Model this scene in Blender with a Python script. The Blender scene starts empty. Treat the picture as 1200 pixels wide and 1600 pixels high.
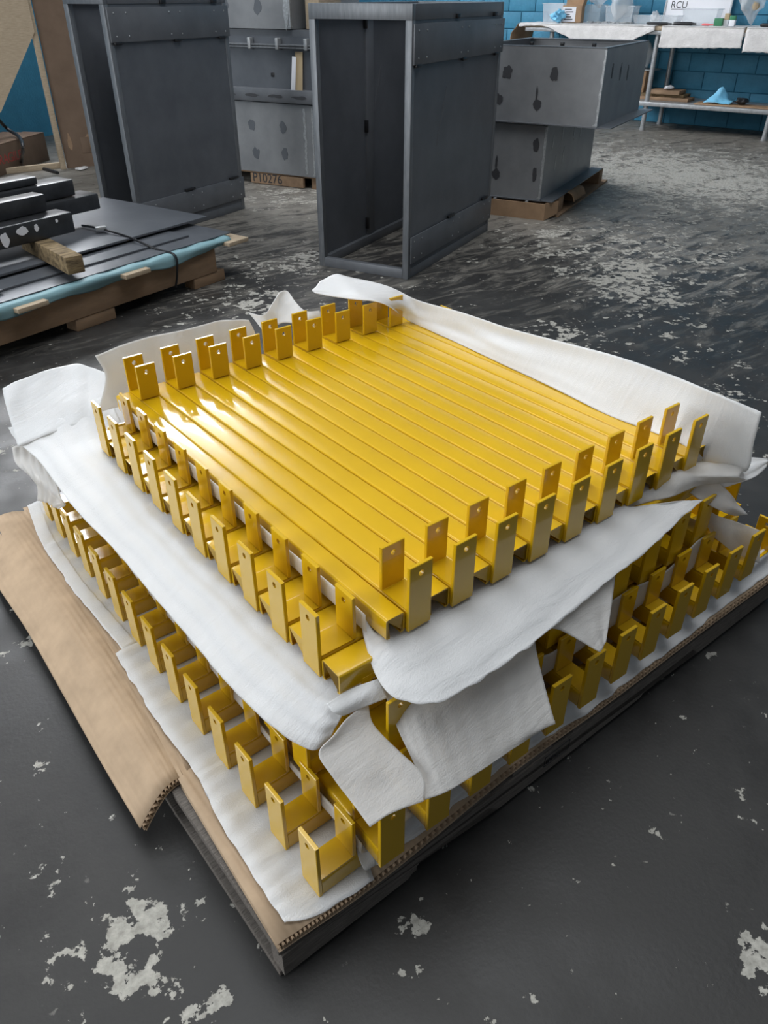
import bpy, bmesh, math, random
from mathutils import Vector, Matrix, noise
random.seed(7)
S = bpy.context.scene
COL = S.collection
# ------------------------------------------------------------------ camera
U = 0.052                      # one bar width in metres; bars are laid out in this unit
ZF = -10.0                     # floor level in bar units (0 = web of the top layer)
CF = 1200.0
CR = Vector((0.774658834, -0.632378981, 0.000718483))
CU = Vector((0.353339235, 0.433779237, 0.828846764))
CD = Vector((0.524456935, 0.6418196, -0.559475223))
CP = Vector((-0.65972743, -0.75212638, 1.40273397))
cam_d = bpy.data.cameras.new('camera'); cam = bpy.data.objects.new('camera', cam_d); COL.objects.link(cam)
cam_d.sensor_fit = 'HORIZONTAL'; cam_d.sensor_width = 36.0; cam_d.lens = 36.0 * CF / 1200.0
cam_d.clip_start = 0.02; cam_d.clip_end = 200
M = Matrix.Identity(4)
for i in range(3):
    M[i][0] = CR[i]; M[i][1] = CU[i]; M[i][2] = -CD[i]; M[i][3] = CP[i]
cam.matrix_world = M
S.camera = cam
# ------------------------------------------------------------------ world, light, exposure
S.view_settings.view_transform = 'Standard'; S.view_settings.look = 'None'
S.view_settings.gamma = 1.0; S.view_settings.use_curve_mapping = False
S.view_settings.exposure = -0.1
wd = bpy.data.worlds.new('world'); S.world = wd; wd.use_nodes = True
wd.node_tree.nodes['Background'].inputs[0].default_value = (0.80, 0.90, 1.0, 1)
wd.node_tree.nodes['Background'].inputs[1].default_value = 0.16

def area(name, loc, target, sx, sy, power, col):
    l = bpy.data.lights.new(name, 'AREA'); l.shape = 'RECTANGLE'; l.size = sx; l.size_y = sy
    l.energy = power; l.color = col
    o = bpy.data.objects.new(name, l); COL.objects.link(o); o.location = loc
    o.rotation_euler = (Vector(target) - Vector(loc)).to_track_quat('-Z', 'Y').to_euler()
    return o
area('loading_door_daylight', (-6.4, 2.2, 2.7), (0.8, 1.0, 0.3), 5.0, 4.0, 430, (0.93, 0.97, 1.0))
area('roof_light_daylight', (1.2, 1.6, 6.4), (1.6, 2.0, 0), 6.0, 5.0, 340, (0.95, 0.98, 1.0))

# ------------------------------------------------------------------ helpers
def V(*a): return Vector(a)
def ray(u, v): return CR * ((u - 600) / CF) + CU * ((800 - v) / CF) + CD
def G(u, v, z=0.0):
    """point at height z (metres) seen at photo pixel u, v"""
    d = ray(u, v); t = (z - CP.z) / d.z
    return CP + d * t
def PU(u, v, z):
    """the same with height in bar units"""
    return G(u, v, (z - ZF) * U)
def W(x, y, z): return Vector((x * U, y * U, (z - ZF) * U))

MATS = {}
def mat(name, col, rough=0.5, metal=0.0, var=0.0, vscale=8.0, bump=0.0, bscale=60.0, spec=0.5, coat=0.0, col2=None,
        stretch=None, detail=6.0):
    if name in MATS: return MATS[name]
    m = bpy.data.materials.new(name); m.use_nodes = True
    nt = m.node_tree; b = nt.nodes['Principled BSDF']
    b.inputs['Base Color'].default_value = (*col, 1); b.inputs['Roughness'].default_value = rough
    b.inputs['Metallic'].default_value = metal; b.inputs['Specular IOR Level'].default_value = spec
    b.inputs['Coat Weight'].default_value = coat; b.inputs['Coat Roughness'].default_value = 0.06
    tc = nt.nodes.new('ShaderNodeTexCoord'); src = tc.outputs['Object']
    if stretch:
        mp = nt.nodes.new('ShaderNodeMapping'); mp.inputs['Scale'].default_value = stretch
        nt.links.new(src, mp.inputs['Vector']); src = mp.outputs['Vector']
    if var > 0 or col2:
        n = nt.nodes.new('ShaderNodeTexNoise'); n.inputs['Scale'].default_value = vscale; n.inputs['Detail'].default_value = detail
        n.inputs['Roughness'].default_value = 0.6
        nt.links.new(src, n.inputs['Vector'])
        r = nt.nodes.new('ShaderNodeValToRGB')
        c2 = col2 if col2 else tuple(min(1, c * (1 + var)) for c in col)
        c1 = col if col2 else tuple(c * (1 - var) for c in col)
        r.color_ramp.elements[0].position = 0.33; r.color_ramp.elements[0].color = (*c1, 1)
        r.color_ramp.elements[1].position = 0.67; r.color_ramp.elements[1].color = (*c2, 1)
        nt.links.new(n.outputs['Fac'], r.inputs[0]); nt.links.new(r.outputs[0], b.inputs['Base Color'])
    if bump > 0:
        n2 = nt.nodes.new('ShaderNodeTexNoise'); n2.inputs['Scale'].default_value = bscale; n2.inputs['Detail'].default_value = 4
        nt.links.new(src, n2.inputs['Vector'])
        bp = nt.nodes.new('ShaderNodeBump'); bp.inputs['Strength'].default_value = bump; bp.inputs['Distance'].default_value = 0.01
        nt.links.new(n2.outputs['Fac'], bp.inputs['Height']); nt.links.new(bp.outputs[0], b.inputs['Normal'])
    MATS[name] = m
    return m

def foam_mat(name, col, trans):
    m = mat(name, col, 0.5, bump=0.22, bscale=420.0, spec=0.4)
    nt = m.node_tree; b = nt.nodes['Principled BSDF']; out = nt.nodes['Material Output']
    old = b.inputs['Normal'].links[0].from_node
    mp = nt.nodes.new('ShaderNodeMapping'); mp.inputs['Rotation'].default_value = (0, 0, 0.6); mp.inputs['Scale'].default_value = (1, 5, 1)
    tc = nt.nodes.new('ShaderNodeTexCoord'); nt.links.new(tc.outputs['Object'], mp.inputs['Vector'])
    rn = nt.nodes.new('ShaderNodeTexNoise'); rn.inputs['Scale'].default_value = 11; rn.inputs['Detail'].default_value = 5; rn.inputs['Distortion'].default_value = 0.6
    nt.links.new(mp.outputs[0], rn.inputs['Vector'])
    rb = nt.nodes.new('ShaderNodeBump'); rb.inputs['Strength'].default_value = 0.26; rb.inputs['Distance'].default_value = 0.012
    nt.links.new(rn.outputs['Fac'], rb.inputs['Height']); nt.links.new(rb.outputs[0], old.inputs['Normal'])
    tr = nt.nodes.new('ShaderNodeBsdfTranslucent'); tr.inputs[0].default_value = (0.95, 0.92, 0.86, 1)
    tp = nt.nodes.new('ShaderNodeBsdfTransparent')
    m1 = nt.nodes.new('ShaderNodeMixShader'); m1.inputs[0].default_value = 0.32
    m2 = nt.nodes.new('ShaderNodeMixShader'); m2.inputs[0].default_value = trans
    nt.links.new(b.outputs[0], m1.inputs[1]); nt.links.new(tr.outputs[0], m1.inputs[2])
    nt.links.new(m1.outputs[0], m2.inputs[1]); nt.links.new(tp.outputs[0], m2.inputs[2])
    nt.links.new(m2.outputs[0], out.inputs[0])
    return m

YEL = mat('yellow_powder_coat', (0.665, 0.400, 0.006), 0.24, var=0.05, vscale=5, bump=0.02, bscale=160, spec=0.4, coat=0.5)
FOAM = foam_mat('white_packing_foam', (0.88, 0.89, 0.91), 0.05)
FOAMT = foam_mat('thin_packing_foam', (0.82, 0.81, 0.80), 0.22)
CARD = mat('corrugated_cardboard', (0.46, 0.335, 0.225), 0.85, var=0.10, vscale=14, spec=0.15)
nt = CARD.node_tree; wv = nt.nodes.new('ShaderNodeTexWave'); wv.inputs['Scale'].default_value = 23.0; wv.inputs['Distortion'].default_value = 0.4; wv.bands_direction = 'X'
tcn = nt.nodes.new('ShaderNodeTexCoord'); nt.links.new(tcn.outputs['Object'], wv.inputs['Vector'])
bpn = nt.nodes.new('ShaderNodeBump'); bpn.inputs['Strength'].default_value = 0.16; bpn.inputs['Distance'].default_value = 0.004
nt.links.new(wv.outputs['Fac'], bpn.inputs['Height']); nt.links.new(bpn.outputs[0], nt.nodes['Principled BSDF'].inputs['Normal'])
CARDD = mat('cardboard_plain', (0.36, 0.235, 0.145), 0.85, var=0.12, vscale=9, spec=0.15)
FLUTE = mat('cardboard_flute', (0.42, 0.30, 0.20), 0.9, spec=0.1)
PALW = mat('weathered_pallet_wood', (0.125, 0.11, 0.097), 0.85, col2=(0.215, 0.19, 0.168), vscale=22, stretch=(1, 9, 9), bump=0.5, bscale=60, spec=0.2)
WOOD = mat('raw_lumber', (0.38, 0.30, 0.21), 0.8, col2=(0.50, 0.40, 0.29), vscale=18, stretch=(1, 8, 8), bump=0.2, bscale=60, spec=0.2)
WOODB = mat('brown_plywood', (0.25, 0.165, 0.105), 0.8, col2=(0.33, 0.22, 0.14), vscale=6, stretch=(1, 4, 4), spec=0.2)
TIMB = mat('old_timber', (0.09, 0.065, 0.04), 0.85, col2=(0.32, 0.235, 0.13), vscale=9, stretch=(1, 4, 4), bump=0.4, bscale=40, spec=0.2)
CARD_SHADE = mat('shaded_brown_cardboard', (0.17, 0.118, 0.085), 0.85, var=0.12, vscale=5, spec=0.15)  # plain cardboard brown, darkened: shade of the far left corner put into the colour
STEEL = mat('mill_scale_steel', (0.115, 0.122, 0.135), 0.45, 0.2, col2=(0.152, 0.16, 0.175), vscale=5, bump=0.04, bscale=30)
STEELD = mat('dark_sheet_steel', (0.102, 0.110, 0.125), 0.42, 0.2, col2=(0.136, 0.145, 0.162), vscale=4, bump=0.03, bscale=30)
STEELL = mat('light_box_steel', (0.21, 0.215, 0.225), 0.42, 0.25, col2=(0.28, 0.285, 0.295), vscale=4)
TUBE = mat('raw_tube_steel', (0.13, 0.14, 0.152), 0.45, 0.3, col2=(0.19, 0.20, 0.215), vscale=10, stretch=(6, 6, 1))
WELD = mat('ground_weld', (0.42, 0.43, 0.44), 0.4, 0.5, var=0.25, vscale=60)
SMUDGE = mat('dark_oil_smudge', (0.045, 0.045, 0.05), 0.5)
BLK = mat('black_plastic', (0.012, 0.012, 0.014), 0.4)
BLUEF = mat('pale_blue_sheet', (0.22, 0.37, 0.41), 0.6, var=0.08, vscale=10, spec=0.3)
CLOTH = mat('white_table_paper', (0.72, 0.70, 0.69), 0.85, var=0.08, vscale=12, bump=0.6, bscale=60, spec=0.2)
GALV = mat('galvanised_steel', (0.42, 0.43, 0.44), 0.45, 0.6, var=0.15, vscale=25)
WHITE = mat('white_paint', (0.78, 0.78, 0.82), 0.35)
BLUEW = mat('blue_block_paint', (0.055, 0.24, 0.38), 0.55, var=0.10, vscale=7, bump=0.5, bscale=45, spec=0.35)
MORT = mat('blue_mortar_joint', (0.035, 0.16, 0.26), 0.7, bump=0.5, bscale=50, spec=0.2)
BLUEG = mat('blue_nitrile', (0.20, 0.55, 0.80), 0.5)
RED = mat('red_print', (0.42, 0.06, 0.05), 0.7)
INK = mat('dark_ink', (0.03, 0.03, 0.035), 0.6)
INKB = mat('brown_ink', (0.09, 0.06, 0.045), 0.8)
GREEN = mat('green_label', (0.03, 0.20, 0.09), 0.5)
PINK = mat('pink_tag_plastic', (0.80, 0.16, 0.17), 0.5)
TAN = mat('manila_tag', (0.46, 0.35, 0.21), 0.8)
CREAM = mat('cream_wall_paint', (0.5, 0.5, 0.48), 0.8)
def clear_mat(name, col, alpha):
    m = mat(name, col, 0.15, spec=0.6, bump=0.3, bscale=25)
    m.node_tree.nodes['Principled BSDF'].inputs['Alpha'].default_value = alpha
    return m
CLEAR = clear_mat('clear_plastic', (0.75, 0.80, 0.84), 0.26)
BAG = clear_mat('clear_bag_film', (0.86, 0.88, 0.90), 0.42)

def link(name, me, m, parent=None):
    o = bpy.data.objects.new(name, me); COL.objects.link(o)
    if m and not me.materials: me.materials.append(m)
    if parent: o.parent = parent
    return o
def tag(o, label, cat, group=None):
    o['label'] = label; o['category'] = cat
    if group: o['group'] = group
    return o
def empty(name, loc, rz=0.0):
    o = bpy.data.objects.new(name, None); COL.objects.link(o); o.empty_display_size = 0.05
    o.location = loc; o.rotation_euler = (0, 0, rz); return o
def mesh_from(bm, smooth=None):
    bmesh.ops.recalc_face_normals(bm, faces=bm.faces)
    me = bpy.data.meshes.new('mesh'); bm.to_mesh(me); bm.free()
    if smooth is not None:
        me.shade_smooth()
        me.set_sharp_from_angle(angle=math.radians(smooth))
    return me
def bbox(bm, x0, x1, y0, y1, z0, z1, bev=0.0, mtx=None):
    vs = [bm.verts.new((x, y, z)) for x in (x0, x1) for y in (y0, y1) for z in (z0, z1)]
    fs = [(0, 1, 3, 2), (4, 6, 7, 5), (0, 4, 5, 1), (2, 3, 7, 6), (0, 2, 6, 4), (1, 5, 7, 3)]
    faces = [bm.faces.new([vs[i] for i in f]) for f in fs]
    if bev > 0:
        es = list({e for f in faces for e in f.edges})
        r = bmesh.ops.bevel(bm, geom=es, offset=bev, segments=2, affect='EDGES', profile=0.5)
        vs = list({v for f in r['faces'] for v in f.verts} | {v for v in vs if v.is_valid})
    if mtx is not None:
        for v in vs: v.co = mtx @ v.co
    return vs
def box_me(x0, x1, y0, y1, z0, z1, bev=0.0):
    bm = bmesh.new(); bbox(bm, x0, x1, y0, y1, z0, z1, bev)
    return mesh_from(bm, 40 if bev > 0 else None)
def box(name, m, parent, x0, x1, y0, y1, z0, z1, bev=0.0):
    return link(name, box_me(x0, x1, y0, y1, z0, z1, bev), m, parent)
def tube_me(pts, r, seg=10, caps=True):
    bm = bmesh.new(); rings = []
    n = len(pts)
    for i, p in enumerate(pts):
        p = Vector(p)
        t = (Vector(pts[min(i + 1, n - 1)]) - Vector(pts[max(i - 1, 0)])).normalized()
        a = t.orthogonal().normalized() if abs(t.z) < 0.9 else t.cross(Vector((1, 0, 0))).normalized()
        if abs(t.z) < 0.9: a = t.cross(Vector((0, 0, 1))).normalized()
        b = t.cross(a)
        rr = r[i] if isinstance(r, (list, tuple)) else r
        rings.append([bm.verts.new(p + (a * math.cos(k * 2 * math.pi / seg) + b * math.sin(k * 2 * math.pi / seg)) * rr) for k in range(seg)])
    for i in range(n - 1):
        for k in range(seg):
            bm.faces.new((rings[i][k], rings[i][(k + 1) % seg], rings[i + 1][(k + 1) % seg], rings[i + 1][k]))
    if caps:
        bm.faces.new(rings[0]); bm.faces.new(rings[-1])
    return mesh_from(bm, 50)
def crom(p0, p1, p2, p3, t):
    return 0.5 * ((2 * p1) + (-p0 + p2) * t + (2 * p0 - 5 * p1 + 4 * p2 - p3) * t * t + (-p0 + 3 * p1 - 3 * p2 + p3) * t ** 3)
def resample(pts, n):
    m = len(pts); out = []
    for k in range(n + 1):
        x = k / n * (m - 1); i = min(int(x), m - 2); t = x - i
        p1, p2 = pts[i], pts[i + 1]
        p0 = pts[i - 1] if i > 0 else p1 * 2 - p2
        p3 = pts[i + 2] if i + 2 < m else p2 * 2 - p1
        out.append(crom(p0, p1, p2, p3, t))
    return out
def sheet(name, rows, nu, nv, m, label=None, cat='foam sheet', group=None, thick=0.0022, wr=0.003, ws=6.0, fold=None, seed=0, ragged=0.0, parent=None):
    """a sheet of foam, paper or cloth lofted through rows of points, with wrinkles"""
    rr = [resample(r, nv) for r in rows]
    cols = [resample([r[j] for r in rr], nu) for j in range(nv + 1)]
    grid = [[cols[j][i].copy() for j in range(nv + 1)] for i in range(nu + 1)]
    bm = bmesh.new(); vs = []
    for i in range(nu + 1):
        line = []
        for j in range(nv + 1):
            p = grid[i][j]
            du = grid[min(i + 1, nu)][j] - grid[max(i - 1, 0)][j]; dv = grid[i][min(j + 1, nv)] - grid[i][max(j - 1, 0)]
            n = du.cross(dv); n = n.normalized() if n.length > 1e-9 else Vector((0, 0, 1))
            q = p * ws + Vector((seed * 3.1, seed * 1.7, 0))
            w = noise.noise(q) + 0.5 * noise.noise(q * 2.3)
            if fold:      # straight ripples along one direction of the sheet
                fu, fv, amp = fold
                x = i / nu * fu + j / nv * fv
                w += amp * math.sin(x * 2 * math.pi + 1.7 * noise.noise(q * 0.8))
            rg = Vector((0, 0, 0))
            if ragged and (j in (0, nv) or i in (0, nu)):
                rg = (dv.normalized() if j in (0, nv) else du.normalized()) * ragged * noise.noise(p * 30 + Vector((seed, 0, 0)))
            line.append(bm.verts.new(p + n * w * wr + rg))
        vs.append(line)
    for i in range(nu):
        for j in range(nv):
            bm.faces.new((vs[i][j], vs[i + 1][j], vs[i + 1][j + 1], vs[i][j + 1]))
    me = mesh_from(bm); me.shade_smooth()
    o = link(name, me, m, parent)
    if thick:
        md = o.modifiers.new('thickness', 'SOLIDIFY'); md.thickness = thick; md.offset = 0
    if label: tag(o, label, cat, group)
    return o
def text_part(name, s, m, parent, mtx, size, depth=0.0006):
    c = bpy.data.curves.new('text', 'FONT'); c.body = s; c.size = size; c.extrude = depth; c.align_x = 'LEFT'
    t = bpy.data.objects.new('text_tmp', c); COL.objects.link(t)
    dg = bpy.context.evaluated_depsgraph_get()
    me = bpy.data.meshes.new_from_object(t.evaluated_get(dg))
    bpy.data.objects.remove(t); me.materials.clear()
    me.transform(mtx)
    return link(name, me, m, parent)
ORD = ['first', 'second', 'third', 'fourth', 'fifth', 'sixth', 'seventh', 'eighth', 'ninth', 'tenth', 'eleventh', 'twelfth',
       'thirteenth', 'fourteenth', 'fifteenth', 'sixteenth']

# ------------------------------------------------------------------ the setting
def floor_mat():
    m = bpy.data.materials.new('peeling_painted_concrete'); m.use_nodes = True
    nt = m.node_tree; N = nt.nodes; L = nt.links; b = N['Principled BSDF']
    tc = N.new('ShaderNodeTexCoord'); P = tc.outputs['Object']
    def nz(scale, detail=6, rough=0.6, vec=P, dist=0.0):
        n = N.new('ShaderNodeTexNoise'); n.inputs['Scale'].default_value = scale; n.inputs['Detail'].default_value = detail
        n.inputs['Roughness'].default_value = rough; n.inputs['Distortion'].default_value = dist
        L.new(vec, n.inputs['Vector']); return n.outputs['Fac']
    def mth(op, a, c, cl=False):
        n = N.new('ShaderNodeMath'); n.operation = op; n.use_clamp = cl
        for k, x in enumerate((a, c)):
            if isinstance(x, (int, float)): n.inputs[k].default_value = x
            else: L.new(x, n.inputs[k])
        return n.outputs[0]
    def mrange(x, a, c, o0=0.0, o1=1.0):
        n = N.new('ShaderNodeMapRange'); n.interpolation_type = 'SMOOTHSTEP'
        n.inputs['From Min'].default_value = a; n.inputs['From Max'].default_value = c
        n.inputs['To Min'].default_value = o0; n.inputs['To Max'].default_value = o1
        L.new(x, n.inputs['Value']); return n.outputs[0]
    # where the paint has come off: patches of their own shape
    blobs = [((150, 1490), .10, .115), ((225, 1450), .09, .13), ((110, 1400), .07, .10), ((265, 1420), .05, .14), ((310, 1575), .06, .2), ((230, 1530), .07, .13),
             ((640, 1450), .045, .24), ((620, 1390), .03, .12), ((1190, 1500), .055, .30), ((690, 1395), .025, .14), ((565, 1520), .03, .14), ((815, 1560), .03, .16),
             ((20, 990), .12, .14), ((75, 1190), .05, .13), ((60, 1150), .05, .1),
             ((1000, 400), .75, .16), ((880, 530), .28, .20), ((1010, 470), .4, .16), ((960, 430), .3, .1), ((1100, 300), 1.5, .17), ((1000, 250), 1.6, .2),
             ((450, 300), .7, .17), ((420, 420), .35, .16), ((340, 480), .3, .14), ((430, 470), .22, .14), ((480, 400), .25, .13), ((820, 370), .4, .1), ((1150, 620), .35, .06), ((1100, 540), .3, .08)]
    dens = None
    for (u, v), r, s in blobs:
        p = G(u, v)
        d = N.new('ShaderNodeVectorMath'); d.operation = 'DISTANCE'; L.new(P, d.inputs[0]); d.inputs[1].default_value = p
        g = mrange(d.outputs['Value'], 0.15 * r, r * 1.6, s * 1.55, 0.0)
        dens = g if dens is None else mth('ADD', dens, g)
    n1 = nz(6.5, 10, 0.62, dist=0.5); n2 = nz(24.0, 8, 0.62)
    f = mth('ADD', mth('MULTIPLY', mth('SUBTRACT', n1, 0.5), 1.5), mth('MULTIPLY', mth('SUBTRACT', n2, 0.5), 1.6))
    f = mth('ADD', f, dens)
    peel = mrange(f, 0.335, 0.365)
    specks = mrange(nz(30.0, 5, 0.6), 0.665, 0.69)
    gate = mrange(nz(2.2, 3), 0.45, 0.62)
    peel = mth('MAXIMUM', peel, mth('MULTIPLY', specks, gate))
    # far floor: worn through in streaks
    mp = N.new('ShaderNodeMapping'); mp.inputs['Rotation'].default_value = (0, 0, 0.9); mp.inputs['Scale'].default_value = (1.0, 3.5, 1)
    L.new(P, mp.inputs['Vector'])
    st = nz(2.6, 10, 0.72, vec=mp.outputs[0], dist=1.0)
    dist = N.new('ShaderNodeVectorMath'); dist.operation = 'DISTANCE'; L.new(P, dist.inputs[0]); dist.inputs[1].default_value = (0, 0, 0)
    far = mrange(dist.outputs['Value'], 2.6, 6.0, 0.02, 0.20)
    worn = mrange(mth('ADD', st, far), 0.52, 0.70)
    worn = mth('MULTIPLY', worn, mrange(dist.outputs['Value'], 2.0, 4.0, 0.0, 0.85))
    def ramp(x, c0, c1, p0=0.3, p1=0.7):
        r = N.new('ShaderNodeValToRGB'); r.color_ramp.elements[0].position = p0; r.color_ramp.elements[1].position = p1
        r.color_ramp.elements[0].color = (*c0, 1); r.color_ramp.elements[1].color = (*c1, 1); L.new(x, r.inputs[0]); return r.outputs[0]
    paint = ramp(nz(3.0, 8, 0.7), (0.024, 0.023, 0.0225), (0.050, 0.048, 0.046))
    conc = ramp(nz(60, 6, 0.7), (0.26, 0.25, 0.22), (0.52, 0.50, 0.45))
    conc2 = ramp(nz(7, 8, 0.7), (0.16, 0.148, 0.13), (0.29, 0.27, 0.235))
    def mix(fac, a, c):
        n = N.new('ShaderNodeMix'); n.data_type = 'RGBA'; L.new(fac, n.inputs[0]); L.new(a, n.inputs[6]); L.new(c, n.inputs[7]); return n.outputs[2]
    c = mix(worn, paint, conc2); c = mix(peel, c, conc)
    L.new(c, b.inputs['Base Color'])
    rg = mth('ADD', mth('MULTIPLY', peel, 0.25), mrange(nz(6, 6), 0.3, 0.7, 0.36, 0.54)); L.new(rg, b.inputs['Roughness'])
    b.inputs['Specular IOR Level'].default_value = 0.3
    bp = N.new('ShaderNodeBump'); bp.inputs['Strength'].default_value = 0.35; bp.inputs['Distance'].default_value = 0.004
    h = mth('SUBTRACT', mth('MULTIPLY', nz(90, 4), 0.35), peel); L.new(h, bp.inputs['Height']); L.new(bp.outputs[0], b.inputs['Normal'])
    return m
bm = bmesh.new(); bmesh.ops.create_grid(bm, x_segments=2, y_segments=2, size=16)
fl = link('floor', mesh_from(bm), floor_mat()); fl['kind'] = 'structure'

# blue block wall behind the bench
WD = Vector((0.257, -0.966, 0)).normalized()           # along the wall, to the right
WN = Vector((WD.y, -WD.x, 0))                            # towards the room
BL1 = G(1003, 203); BL2 = G(1193, 220)
WALL0 = BL1 - WN * 0.78
if (CP - WALL0).dot(WN) < 0: WN = -WN; WALL0 = BL1 - WN * 0.78
wz = math.atan2(WD.y, WD.x)
wall = empty('wall_back', WALL0, wz); wall['kind'] = 'structure'
ws = 1.0 if (Matrix.Rotation(wz, 3, 'Z') @ Vector((0, 1, 0))).dot(WN) > 0 else -1.0     # local y towards the room
def sbox(name, m, parent, x0, x1, d0, d1, z0, z1, bev=0):
    y0, y1 = sorted((d0 * ws, d1 * ws)); return box(name, m, parent, x0, x1, y0, y1, z0, z1, bev)
o = sbox('wall_core', MORT, wall, -9, 7, -0.25, 0.0, 0, 5.2)
bme = [box_me(0.005, 0.395, 0 if ws > 0 else -0.012, 0.012 if ws > 0 else 0, 0.005, 0.195, 0.003),
       box_me(0.005, 0.195, 0 if ws > 0 else -0.012, 0.012 if ws > 0 else 0, 0.005, 0.195, 0.003)]
for mm in bme: mm.materials.append(BLUEW)
for c in range(10):
    for k in range(-9, 8):
        o = link('block', bme[0], None, wall); o.location = (k * 0.4 + (0.2 if c % 2 else 0.0), random.uniform(-.0015, .001) * ws, c * 0.2)

# side wall with a high strip window, behind the crates
SD = Vector((0.93, 0.37, 0)).normalized()
sw = empty('wall_left', (0.2, 8.6, 0), math.atan2(SD.y, SD.x)); sw['kind'] = 'structure'
box('wall_panel', BLUEW, sw, -6, 8.6, 0, 0.2, 0, 3.6); box('wall_panel', BLUEW, sw, -6, 8.6, 0, 0.2, 5.9, 7.0)
box('wall_panel', BLUEW, sw, -6, -0.4, 0, 0.2, 3.6, 5.9); box('wall_panel', BLUEW, sw, 5.6, 8.6, 0, 0.2, 3.6, 5.9)
win = empty('window_1', sw.location, sw.rotation_euler[2]); win['kind'] = 'structure'
PANE = bpy.data.materials.new('daylit_pane'); PANE.use_nodes = True
pb = PANE.node_tree.nodes['Principled BSDF']; pb.inputs['Emission Color'].default_value = (0.95, 0.97, 1, 1); pb.inputs['Emission Strength'].default_value = 26.0
for i in range(-1, 5):
    for j in range(2):
        box('pane', PANE, win, 0.64 + i * 1.0, 1.56 + i * 1.0, 0.1, 0.11, 3.64 + j * 1.14, 4.72 + j * 1.14)
for i in range(-1, 6): box('mullion', GALV, win, 0.56 + i * 1.0, 0.64 + i * 1.0, 0.04, 0.16, 3.6, 5.9)
for j in range(3): box('transom', GALV, win, -.4, 5.6, 0.05, 0.15, 3.58 + j * 1.14, 3.64 + j * 1.14)

# ------------------------------------------------------------------ yellow bars
CH, HP, GI, T = 0.848, 1.823, 1.416, 0.15          # channel height, post height above web, post gap, plate thickness (bar units)
def arc(cx, cy, r, a0, a1, n=4):
    return [(cx + r * math.cos(math.radians(a0 + (a1 - a0) * k / n)), cy + r * math.sin(math.radians(a0 + (a1 - a0) * k / n))) for k in range(n + 1)]
def channel_me(L, w, y0):
    t, r, lip = 0.06, 0.10, 0.17
    o = [(lip, 0.0)] + [(lip, t)]
    # outline of the section: outer from left lip up over the web to the right lip, inner back
    outer = [(lip, 0)] + arc(0.08, 0.08, 0.08, 270, 180, 2) + arc(r, CH - r, r, 180, 90) + arc(w - r, CH - r, r, 90, 0) + arc(w - 0.08, 0.08, 0.08, 0, -90, 2) + [(w - lip, 0)]
    ri = r - t
    inner = [(w - lip, t)] + [(w - t, t)] + arc(w - r, CH - r, ri, 0, 90, 3) + arc(r, CH - r, ri, 90, 180, 3) + [(t, t), (lip, t)]
    prof = outer + inner
    bm = bmesh.new(); n = len(prof)
    ring = [[bm.verts.new((x * U, (y0 + p[0]) * U, p[1] * U)) for p in prof] for x in (0, L)]
    for k in range(n):
        bm.faces.new((ring[0][k], ring[0][(k + 1) % n], ring[1][(k + 1) % n], ring[1][k]))
    for rg in ring: bm.faces.new(rg)
    bmesh.ops.triangulate(bm, faces=[f for f in bm.faces if len(f.verts) > 4])
    return mesh_from(bm, 32)
def plate_me(z0, z1):
    """upright plate with a bolt hole, width 1, thickness T along x"""
    bm = bmesh.new(); seg = 14; hz = z1 - 0.36; r = 0.115; b = 0.02
    def layer(x, inset):
        rect = [bm.verts.new((x * U, y * U, z * U)) for y, z in ((inset, z0 + inset), (1 - inset, z0 + inset), (1 - inset, z1 - inset), (inset, z1 - inset))]
        circ = [bm.verts.new((x * U, (0.5 + r * math.cos(2 * math.pi * k / seg)) * U, (hz + r * math.sin(2 * math.pi * k / seg)) * U)) for k in range(seg)]
        return rect, circ
    def fill(rect, circ):
        es = [bm.edges.new((rect[k], rect[(k + 1) % 4])) for k in range(4)] + [bm.edges.new((circ[k], circ[(k + 1) % seg])) for k in range(seg)]
        bmesh.ops.triangle_fill(bm, edges=es, use_beauty=True)
    A = layer(0, b); B = layer(T, b); fill(*A); fill(*B)
    for k in range(seg): bm.faces.new((A[1][k], A[1][(k + 1) % seg], B[1][(k + 1) % seg], B[1][k]))
    C = [bm.verts.new((b * U, y * U, z * U)) for y, z in ((0, z0), (1, z0), (1, z1), (0, z1))]
    D = [bm.verts.new(((T - b) * U, y * U, z * U)) for y, z in ((0, z0), (1, z0), (1, z1), (0, z1))]
    for X, Y in ((A[0], C), (C, D), (D, B[0])):
        for k in range(4): bm.faces.new((X[k], X[(k + 1) % 4], Y[(k + 1) % 4], Y[k]))
    return mesh_from(bm)
PL_OUT = plate_me(0.0, CH + HP); PL_IN = plate_me(CH + 0.05, CH + HP)
SAD = box_me(T * U, GI * U, 0.015 * U, 0.985 * U, (CH - 0.01) * U, (CH + 0.055) * U)
for mm in (PL_OUT, PL_IN, SAD): mm.materials.append(YEL)
CHM = {}
def bar(pos, rot, L, label, group=None):
    if L not in CHM: CHM[L] = channel_me(L - 2 * T, 0.995, 0.0025); CHM[L].materials.append(YEL)
    r = empty('saddle_bar', W(*pos), rot)
    c = link('channel', CHM[L], None, r); c.location.x = T * U
    for e in (0, 1):
        for nm, me, off in (('end_plate', PL_OUT, 0.0), ('inner_plate', PL_IN, GI), ('saddle_plate', SAD, 0.0)):
            q = link(nm, me, None, r)
            if e == 0: q.location.x = off * U
            else: q.location = ((L - off) * U, 1.0 * U, 0); q.rotation_euler[2] = math.pi
    tag(r, label, 'metal bar', group); return r
def plain(pos, rot, L, w, label, group=None):
    key = ('p', L, w)
    if key not in CHM: CHM[key] = channel_me(L, w, 0.0); CHM[key].materials.append(YEL)
    o = link('strut_channel', CHM[key], None); o.location = W(*pos); o.rotation_euler[2] = rot
    tag(o, label, 'metal bar', group); return o
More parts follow.
